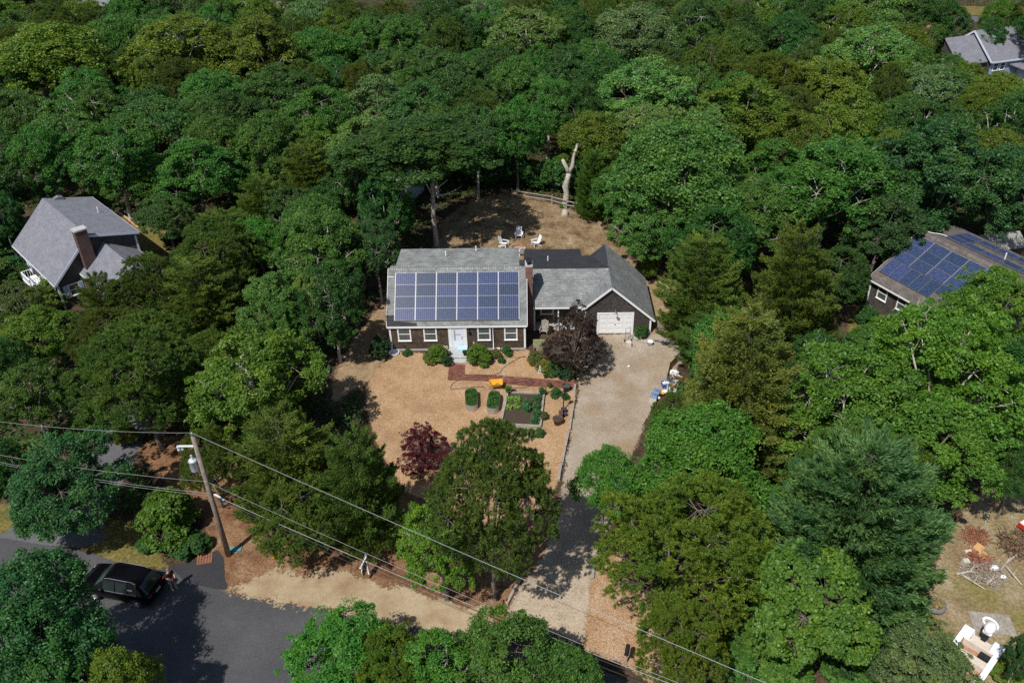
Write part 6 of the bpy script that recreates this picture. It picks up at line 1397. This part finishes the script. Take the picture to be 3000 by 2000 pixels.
# faces local +x
Vt=[((0,0,.95),.13),((0,0,1.18),.125),((.01,0,1.40),.13),((.02,0,1.50),.06),((.05,0,1.57),.062),((.06,0,1.66),(.085,.098)),((.055,0,1.75),(.07,.085)),
 ((0,.19,1.40),.065),((.03,.25,1.14),.05),((.27,.13,1.10),.038),((.35,.09,1.11),.034),((0,-.19,1.40),.065),((.03,-.25,1.14),.05),((.27,-.13,1.10),.038),((.35,-.09,1.11),.034),
 ((0,.10,.86),.095),((.03,.11,.48),.06),((.0,.12,.09),.042),((.15,.13,.04),.035),((0,-.10,.86),.095),((-.02,-.11,.48),.06),((-.05,-.12,.09),.042),((.10,-.13,.04),.035)]
Ed=[(0,1),(1,2),(2,3),(3,4),(4,5),(5,6),(2,7),(7,8),(8,9),(9,10),(2,11),(11,12),(12,13),(13,14),(0,15),(15,16),(16,17),(17,18),(0,19),(19,20),(20,21),(21,22)]
b_=skin_mesh('body',Vt,Ed,SKIN,pm_)
skin_mesh('shirt',[((0,0,.93),.145),((0,0,1.18),.145),((.01,0,1.40),.148),((.015,0,1.46),.09),((0,.19,1.40),.085),((.025,.235,1.22),.075),((0,-.19,1.40),.085),((.025,-.235,1.22),.075)],[(0,1),(1,2),(2,3),(2,4),(4,5),(2,6),(6,7)],SHIRT,pm_)
skin_mesh('shorts',[((0,0,.95),.145),((0,.10,.84),.115),((.02,.11,.52),.095),((0,-.10,.84),.115),((-.01,-.11,.52),.095)],[(0,1),(1,2),(0,3),(3,4)],SHORT,pm_)
m=MB();m.ball((.045,0,1.735),(.105,.09,.085),12);m.build('hair',HAIR,pm_,True)
m=MB();m.ball((.15,0,1.665),(.02,.016,.02),6);m.ball((.135,0,1.62),(.014,.03,.007),6)
for s in(-1,1): m.ball((.055,s*.098,1.67),(.022,.012,.032),6)
m.build('face',SKIN,pm_,True)
m=MB()
for s in(-1,1): m.ball((.138,s*.034,1.69),(.01,.013,.009),6)
m.build('eyes',BLK,pm_)
for s in(1,-1):
    m=MB();o_=Vector((.36,s*.09,1.11))
    for k in range(4):
        b0=o_+Vector((.015,(k-1.5)*.018,.0));ln=(.07,.08,.076,.06)[k];m.tube([b0,b0+Vector((ln*.5,-s*.008,.012)),b0+Vector((ln*.75,-s*.02,-.012))],[.0095,.009,.007],6)
    m.tube([o_+Vector((-.02,-s*.03,0)),o_+Vector((.02,-s*.055,.03)),o_+Vector((.045,-s*.05,.035))],[.011,.010,.008],6);m.ball(tuple(o_+Vector((-.005,0,0))),(.045,.04,.018),8);m.build('hand',SKIN,pm_,True)
for x,y in((.05,.125),(-.0,-.125)):
    m=MB();m.ball((x+.04,y,.05),(.14,.052,.055),10);m.build('shoe',SHOE,pm_,True)
m=MB();m.cbox((0,0,0),(.1,.16,.03));m.cyl((.05,-.05,.01),(.09,-.05,.06),.006,n=5);m.cyl((.05,.05,.01),(.09,.05,.06),.006,n=5)
q=m.build('remote_controller',BLK);cs=Matrix.Rotation(R_(-35),4,'Z')@Vector((.41,0,1.12));q.location=(pb.x+cs.x,pb.y+cs.y,cs.z+.016);q.rotation_euler=(0,0,R_(-35));tag(q,'small dark remote controller held in both hands by the man','controller')
# ---------------------------------------------------------------- boat yard
sl=P(2829,1829,1.05);sr=P(2943,1900,1.05);gr=P(2886,1984,1.05)
ax=(gr-sr);ax.z=0;ax.normalize();w=(sl-sr);w.z=0;bw=min(w.length,2.5)/2
orgb=(sl+sr)/2;orgb=Vector((orgb.x,orgb.y,0));rzb=math.atan2(ax.y,ax.x)
t=thing('motor_boat','white open motor boat with a maroon cover under the oak at the lower right','boat',tuple(orgb),rzb)
GEL=plain('gelcoat',(.80,.81,.86),.25,var=.03);CREAM=plain('cream_vinyl',(.62,.54,.46),.6,var=.1)
def half(x): # half beam along length 0..5.4
    return bw*(1.0 if x<2.6 else max(.04,math.cos((x-2.6)/2.8*math.pi/2)**.75))
X=[.0,.6,1.3,2.0,2.6,3.3,4.0,4.6,5.1,5.38]
m=MB();vs=[];n=len(X)
for x in X:
    h=half(x);kz=.25+.0*x+max(0,(x-3.2))**2*.12
    vs+=[(x,-h,1.05),(x,-h*.93,.62+.05*x*.3),(x,-h*.6,kz+.18),(x,0,kz),(x,h*.6,kz+.18),(x,h*.93,.62+.05*x*.3),(x,h,1.05)]
m.add(vs,[(i*7+k,i*7+k+1,(i+1)*7+k+1,(i+1)*7+k) for i in range(n-1) for k in range(6)]+[(0,1,2,3,4,5,6)][:0]);
m.add([(0,-bw,1.05),(0,-bw*.93,.62),(0,-bw*.6,.43),(0,0,.25),(0,bw*.6,.43),(0,bw*.93,.62),(0,bw,1.05),(0,bw*.5,1.05),(0,bw*.42,.78),(0,-bw*.42,.78),(0,-bw*.5,1.05)],[tuple(range(11))]);m.build('hull',GEL,t)
m=MB();g_=.26
vs=[]
for x in X: 
    h=half(x);i_=max(h-g_,.01);vs+=[(x,-h-.03,1.0),(x,-h-.03,1.07),(x,-i_,1.09),(x,-i_,.75),(x,h+.03,1.0),(x,h+.03,1.07),(x,i_,1.09),(x,i_,.75)]
m.add(vs,[(i*8+k,i*8+k+1,(i+1)*8+k+1,(i+1)*8+k) for i in range(n-1) for k in (0,1,2,4,5,6)]);
for s in(-1,1): m.box(-.02,.75,*sorted((s*bw*.5,s*(bw+.02))),.98,1.10)
m.build('gunwale',GEL,t)
m=MB();m.add([(x,s*max(half(x)-.2,.02),.55) for x in X for s in(-1,1)],[(i*2,i*2+1,i*2+3,i*2+2) for i in range(n-1)]);m.build('cockpit_floor',plain('boat_floor',(.36,.21,.13),.8,var=.3),t)
m=MB();m.box(.62,.8,-bw*.72,bw*.72,.55,.98);m.box(.1,.62,-bw*.5,bw*.5,.6,.78);m.build('splash_well',CREAM,t)
m=MB();m.box(1.45,1.95,-bw*.75,bw*.75,.55,.92);m.build('bench_seat',CREAM,t)
m=MB();m.box(.85,1.3,bw*.2,bw*.7,.55,.85);m.build('battery_box',BLK,t)
m=MB();vs=[(2.15,-bw*.8,1.12),(2.15,-bw*.1,1.25),(2.2,bw*.1,1.18),(3.6,-bw*.72,1.14),(3.6,-bw*.2,1.22),(3.4,bw*.05,1.15),(4.4,-bw*.5,1.12),(4.4,-bw*.1,1.15)]
m.add(vs,[(0,1,4,3),(1,2,5,4),(3,4,7,6)]);m.slab([(2.15,-bw*.8,1.12),(3.6,-bw*.72,1.14),(3.6,-bw*.2,1.22),(2.15,-bw*.1,1.25)],.3);m.build('cover',REDM,t)
m=MB();m.tube([(2.2,-bw*.75,1.28),(2.6,0,1.3)],.02,5);m.tube([(2.2,-bw*.2,1.3),(2.55,-bw*.8,1.28)],.02,5);m.build('cover_bow',WHITEP,t)
m=MB();m.tube([(2.6,-bw+.05,1.10),(3.6,-bw*.86+.05,1.10)],.02,5);m.cyl((1.4,-bw+.1,1.09),(1.4,-bw+.1,1.13),.05,n=10);m.build('cleat',DARKM,t)
m=MB();m.ball((-.52,0,1.32),(.42,.30,.32),14);m.cbox((-.5,0,1.1),(.6,.46,.25));mo=m.build('outboard_motor',GEL,t,True)
m=MB();m.box(-.6,-.35,-.09,.09,.1,1.05);m.box(-.35,.05,-.13,.13,.75,.92);m.ball((-.48,0,.15),(.25,.06,.06),8);m.build('motor_leg',BLK,mo)
# things in the worn side yard
l=P(2903,1826);t=thing('grey_board','weathered grey sheet of plywood lying on the worn side yard','board',tuple(l),R_(-8));m=MB();m.box(-1.05,1.15,-.7,.7,.0,.05);m.build('sheet_body',TIMBER,t)
m=MB();n=20;m.lathe([(.46,0),(.5,.05),(.42,.08),(.34,.05),(.32,0)],n,(0,0,0),sx=.75);o=m.build('white_ring',WHITEP,smooth=True,loc=(l.x-.05,l.y-.02,.052));o.rotation_euler=(0,0,R_(25));tag(o,'white oval ring lying on the grey plywood sheet','ring')
l=P(2738,1778);t=thing('tyre_planter','old tractor tyre filled with dry grass at the edge of the side yard','planter',tuple(l));m=MB();m.lathe([(.42,.0),(.55,.02),(.6,.18),(.55,.34),(.42,.36),(.38,.3)],20);m.build('tyre',plain('old_tyre',(.16,.15,.145),.9),t,True)
DRY=leafmat('dry_grass_blades',(.3,.22,.10),(.5,.4,.22),.2,.1)
def pf(rg,k): a=rg.uniform(0,6.28,k);r=.42*np.sqrt(rg.random(k));return np.column_stack([r*np.cos(a),r*np.sin(a)])
me=flat_leaves('grass',5,pf,220,.2,.35,(.3,.6),.06,.2);me.materials.append(DRY);o=bpy.data.objects.new('grass',me);COL.objects.link(o);o.parent=t
m=MB();rg=random.Random(4)
def twigpile(seed,n,R,h,rr=(.012,.03)):
    rg=random.Random(seed);m=MB()
    for k in range(n):
        a=rg.uniform(0,6.28);r=R*math.sqrt(rg.random());c=Vector((r*math.cos(a),r*math.sin(a),rg.uniform(.02,h)*(1-r/R*.7)));d=Vector((rg.gauss(0,1),rg.gauss(0,1),rg.gauss(0,.25))).normalized()*rg.uniform(.2,.6);m.tube([c-d,c+Vector((0,0,.04)),c+d],[rg.uniform(*rr),rg.uniform(*rr),.006],4)
    return m
for k,(px,py,R,h,lab,mt) in enumerate(((2858,1575,.75,.4,'small round pile of dead twigs near the pale hose',RUST),(2985,1600,1.3,.6,'large brown brush pile at the right edge of the side yard',BROWNP),(2880,1675,1.2,.35,'heap of grey twigs below the tan boxes',TIMBER),(2865,1640,.7,.4,'reddish leafy brush heap behind the tan boxes',RUST))):
    m=twigpile(k,150 if k else 110,R,h);l=P(px,py);o=m.build('brush_pile',mt,loc=tuple(l));tag(o,lab,'brush pile')
    me=flat_leaves('dead_leaves',k+50,lambda rg,n_:rg.normal(size=(n_,2))*R*.45,500,.02,h*.9,(.06,.14),.6,.5);me.materials.append(plain('dead_leaf_%s'%('red','brown','grey','rust')[k],((.24,.12,.07),(.2,.12,.06),(.26,.2,.14),(.27,.09,.06))[k],.9,var=.5));q=bpy.data.objects.new('dead_leaves',me);COL.objects.link(q);q.parent=o
for k,(a,b,c,lab) in enumerate((((2800,1684),(2840,1680),(2866,1682),'straight bare log left of the twig heap'),((2818,1686),(2850,1712),(2885,1728),'bent log pointing down right from the twig heap'),((2980,1625),(2945,1655),(2928,1673),'pale branch rising right of the twig heap'),((2945,1660),(2965,1690),(2992,1715),'curved branch right of the white bag'),((2922,1690),(2900,1706),(2890,1714),'short pale branch below the white bag'))):
    p=P(*a);m=MB();m.tube([Vector((0,0,.1)),P(*b)-p+Vector((0,0,.22)),P(*c)-p+Vector((0,0,.08))],[.07,.055,.035],6);m.tube([P(*b)-p+Vector((0,0,.2)),P(b[0]+9,b[1]-12)-p+Vector((0,0,.4))],[.035,.012],5);tag(m.build('fallen_branch',BARKG,loc=tuple(p)),lab,'branch')
for k,(px,py,s,lab) in enumerate(((2863,1614,(.62,.5,.25),'larger tan cardboard box on the brush heap'),(2874,1632,(.5,.42,.2),'smaller tan cardboard box below the larger one'),(2825,1655,(.35,.3,.45),'pale beige block left of the twig heap'),(2833,1622,(.4,.2,.3),'pale grey block by the green tuft'))):
    t=thing('cardboard_box' if k<2 else 'masonry_block',lab,'box' if k<2 else 'block',tuple(P(px,py)),R_(40 if k<2 else 10));m=MB();m.cbox((0,0,s[2]/2+.1*(k<2)),s,rx=.12)
    m.cbox((0,0,s[2]+.012+.1*(k<2)),(s[0]*.96,s[1]*.5,.015),rx=.2);m.build('shell',plain('cardboard',(.55,.33,.15),.8,var=.1) if k<2 else plain('beige_block',(.55,.5,.42),.85),t)
for k,(px,py,s,lab) in enumerate(((2912,1667,.28,'white bag beside the twig heap'),(2938,1692,.2,'small white bag lower right of the twig heap'))):
    m=MB();m.ball((0,0,s*.5),(s,s*.7,s*.6),9,jit=.2,seed=k+13);tag(m.build('plastic_bag',WHITEP,loc=tuple(P(px,py)),smooth=True),lab,'bag')
t=thing('red_cart','red and white garden cart at the right edge','cart',tuple(P(2998,1550)),R_(30));m=MB();m.cbox((0,0,.45),(.8,.5,.3));m.build('body',plain('red_paint',(.5,.04,.02),.4),t);m=MB();m.cbox((0,0,.63),(.7,.4,.05));m.build('lid',WHITEP,t)
for s in(-1,1): m=MB();m.tube([(s*.2,-.3,.18),(s*.2,-.24,.18)],.18,12);m.build('wheel',BLK,t)
# play things in the side lawn
l=P(2563,1797);t=thing('grey_bench','grey L shaped plank table under the broad leaved tree','table',tuple(P(2540,1802)),R_(-30));m=MB();m.box(-.5,.5,-.16,.16,.5,.56);m.box(.2,.5,-.75,-.16,.5,.56);m.build('top',TIMBER,t)
for x,y in((-.45,0),(.42,.1),(.35,-.7)): m=MB();m.box(x-.04,x+.04,y-.04,y+.04,0,.5);m.build('leg',TIMBER,t)
t=thing('green_tarp','crumpled dark green tarp with red slats by the plank table','tarp',tuple(l),R_(-20));m=MB();rg=random.Random(3);g=[[(-.55+.22*i,-.4+.2*j,.08+rg.random()*.22) for j in range(5)] for i in range(6)]
m.add([p for r in g for p in r],[(i*5+j,i*5+j+1,(i+1)*5+j+1,(i+1)*5+j) for i in range(5) for j in range(4)]);m.build('sheet_body',plain('tarp_green',(.02,.16,.10),.5,var=.2),t)
m=MB();m.beam((-.6,.2,.35),(.2,-.1,.38),.12,.03);m.beam((-.2,.1,.42),(.3,-.2,.42),.07,.03);m.build('slats',plain('red_slat',(.42,.09,.05),.7),t)
t=thing('turquoise_tub','turquoise and white plastic tub on the side lawn','tub',tuple(P(2561,1826)));m=MB();m.lathe([(0,0),(.17,0),(.21,.22),(.19,.22),(0,.2)],14);m.build('tub_body',plain('turquoise',(.06,.42,.48),.5),t)
m=MB();m.cbox((-.18,-.16,.06),(.2,.12,.08));m.build('cloth',WHITEP,t)
t=thing('pink_disc','pale pink disc lying on the side lawn','disc',tuple(P(2595,1790)));m=MB();m.lathe([(0,.05),(.2,.05),(.24,.0)],16);m.build('disc_body',plain('pale_pink',(.7,.5,.6),.5),t)
hose('small tangle of pale cord beside the green tarp',[(2013+.5,1416),(2022,1405),(2030,1400),(2026,1397),(2018,1404),(2014,1412),(2022,1414)],GRH,.018,'cord')
t=thing('tan_canopy','tan domed umbrella top under the big bluish pine','umbrella',tuple(P(2537,1790)));m=MB();n=10;m.lathe([(0,1.0),(.25,.93),(.45,.72)],n);m.build('canopy',plain('tan_cloth',(.6,.42,.26),.8),t);m=MB();m.cyl((0,0,0),(0,0,1),.025,n=6);m.build('shaft',ALU,t)
# lumber by the left house
for k,(a,b,lab,mt,w_) in enumerate((((285,486),(325,516),'white post lying nearest the woods',WHITEP,.16),((272,488),(300,508),'upper tan beam behind the left house',WOODN,.12),((296,508),(318,524),'lower tan beam behind the left house',WOODN,.12),((268,500),(305,531),'pale plank along the left house wall',TIMBER,.10))):
    p=V(*a);q=V(*b);m=MB();m.beam((0,0,.1),q-p+Vector((0,0,.1)),w_,.12);tag(m.build('lumber_beam',mt,loc=tuple(p)),lab,'lumber','lumber behind the left house')
t=thing('brick_stack','flat stack of red bricks between the beams behind the left house','bricks',tuple(V(300,510)),.6);m=MB();m.box(-.8,.6,-.5,.45,0,.12);m.build('stack_body',PATHB,t)
# red blossoms
for k,(px,py,z,lab) in enumerate(((1601,701,1.7,'upper red blossom cluster between garage and cedar'),(1608,727,1.2,'lower red blossom cluster between garage and cedar'))):
    me=flat_leaves('blossoms',k+70,lambda rg,n_:rg.normal(size=(n_,2))*.28,90,0,.35,(.1,.2),.8,.6);mt=bpy.data.materials.get('red_blossom') or leafmat('red_blossom',(.5,.02,.03),(.75,.08,.08),.2)
    me.materials.append(mt);o=bpy.data.objects.new('blossom_cluster',me);COL.objects.link(o);o.location=tuple(V(px,py,z));tag(o,lab,'flowers')
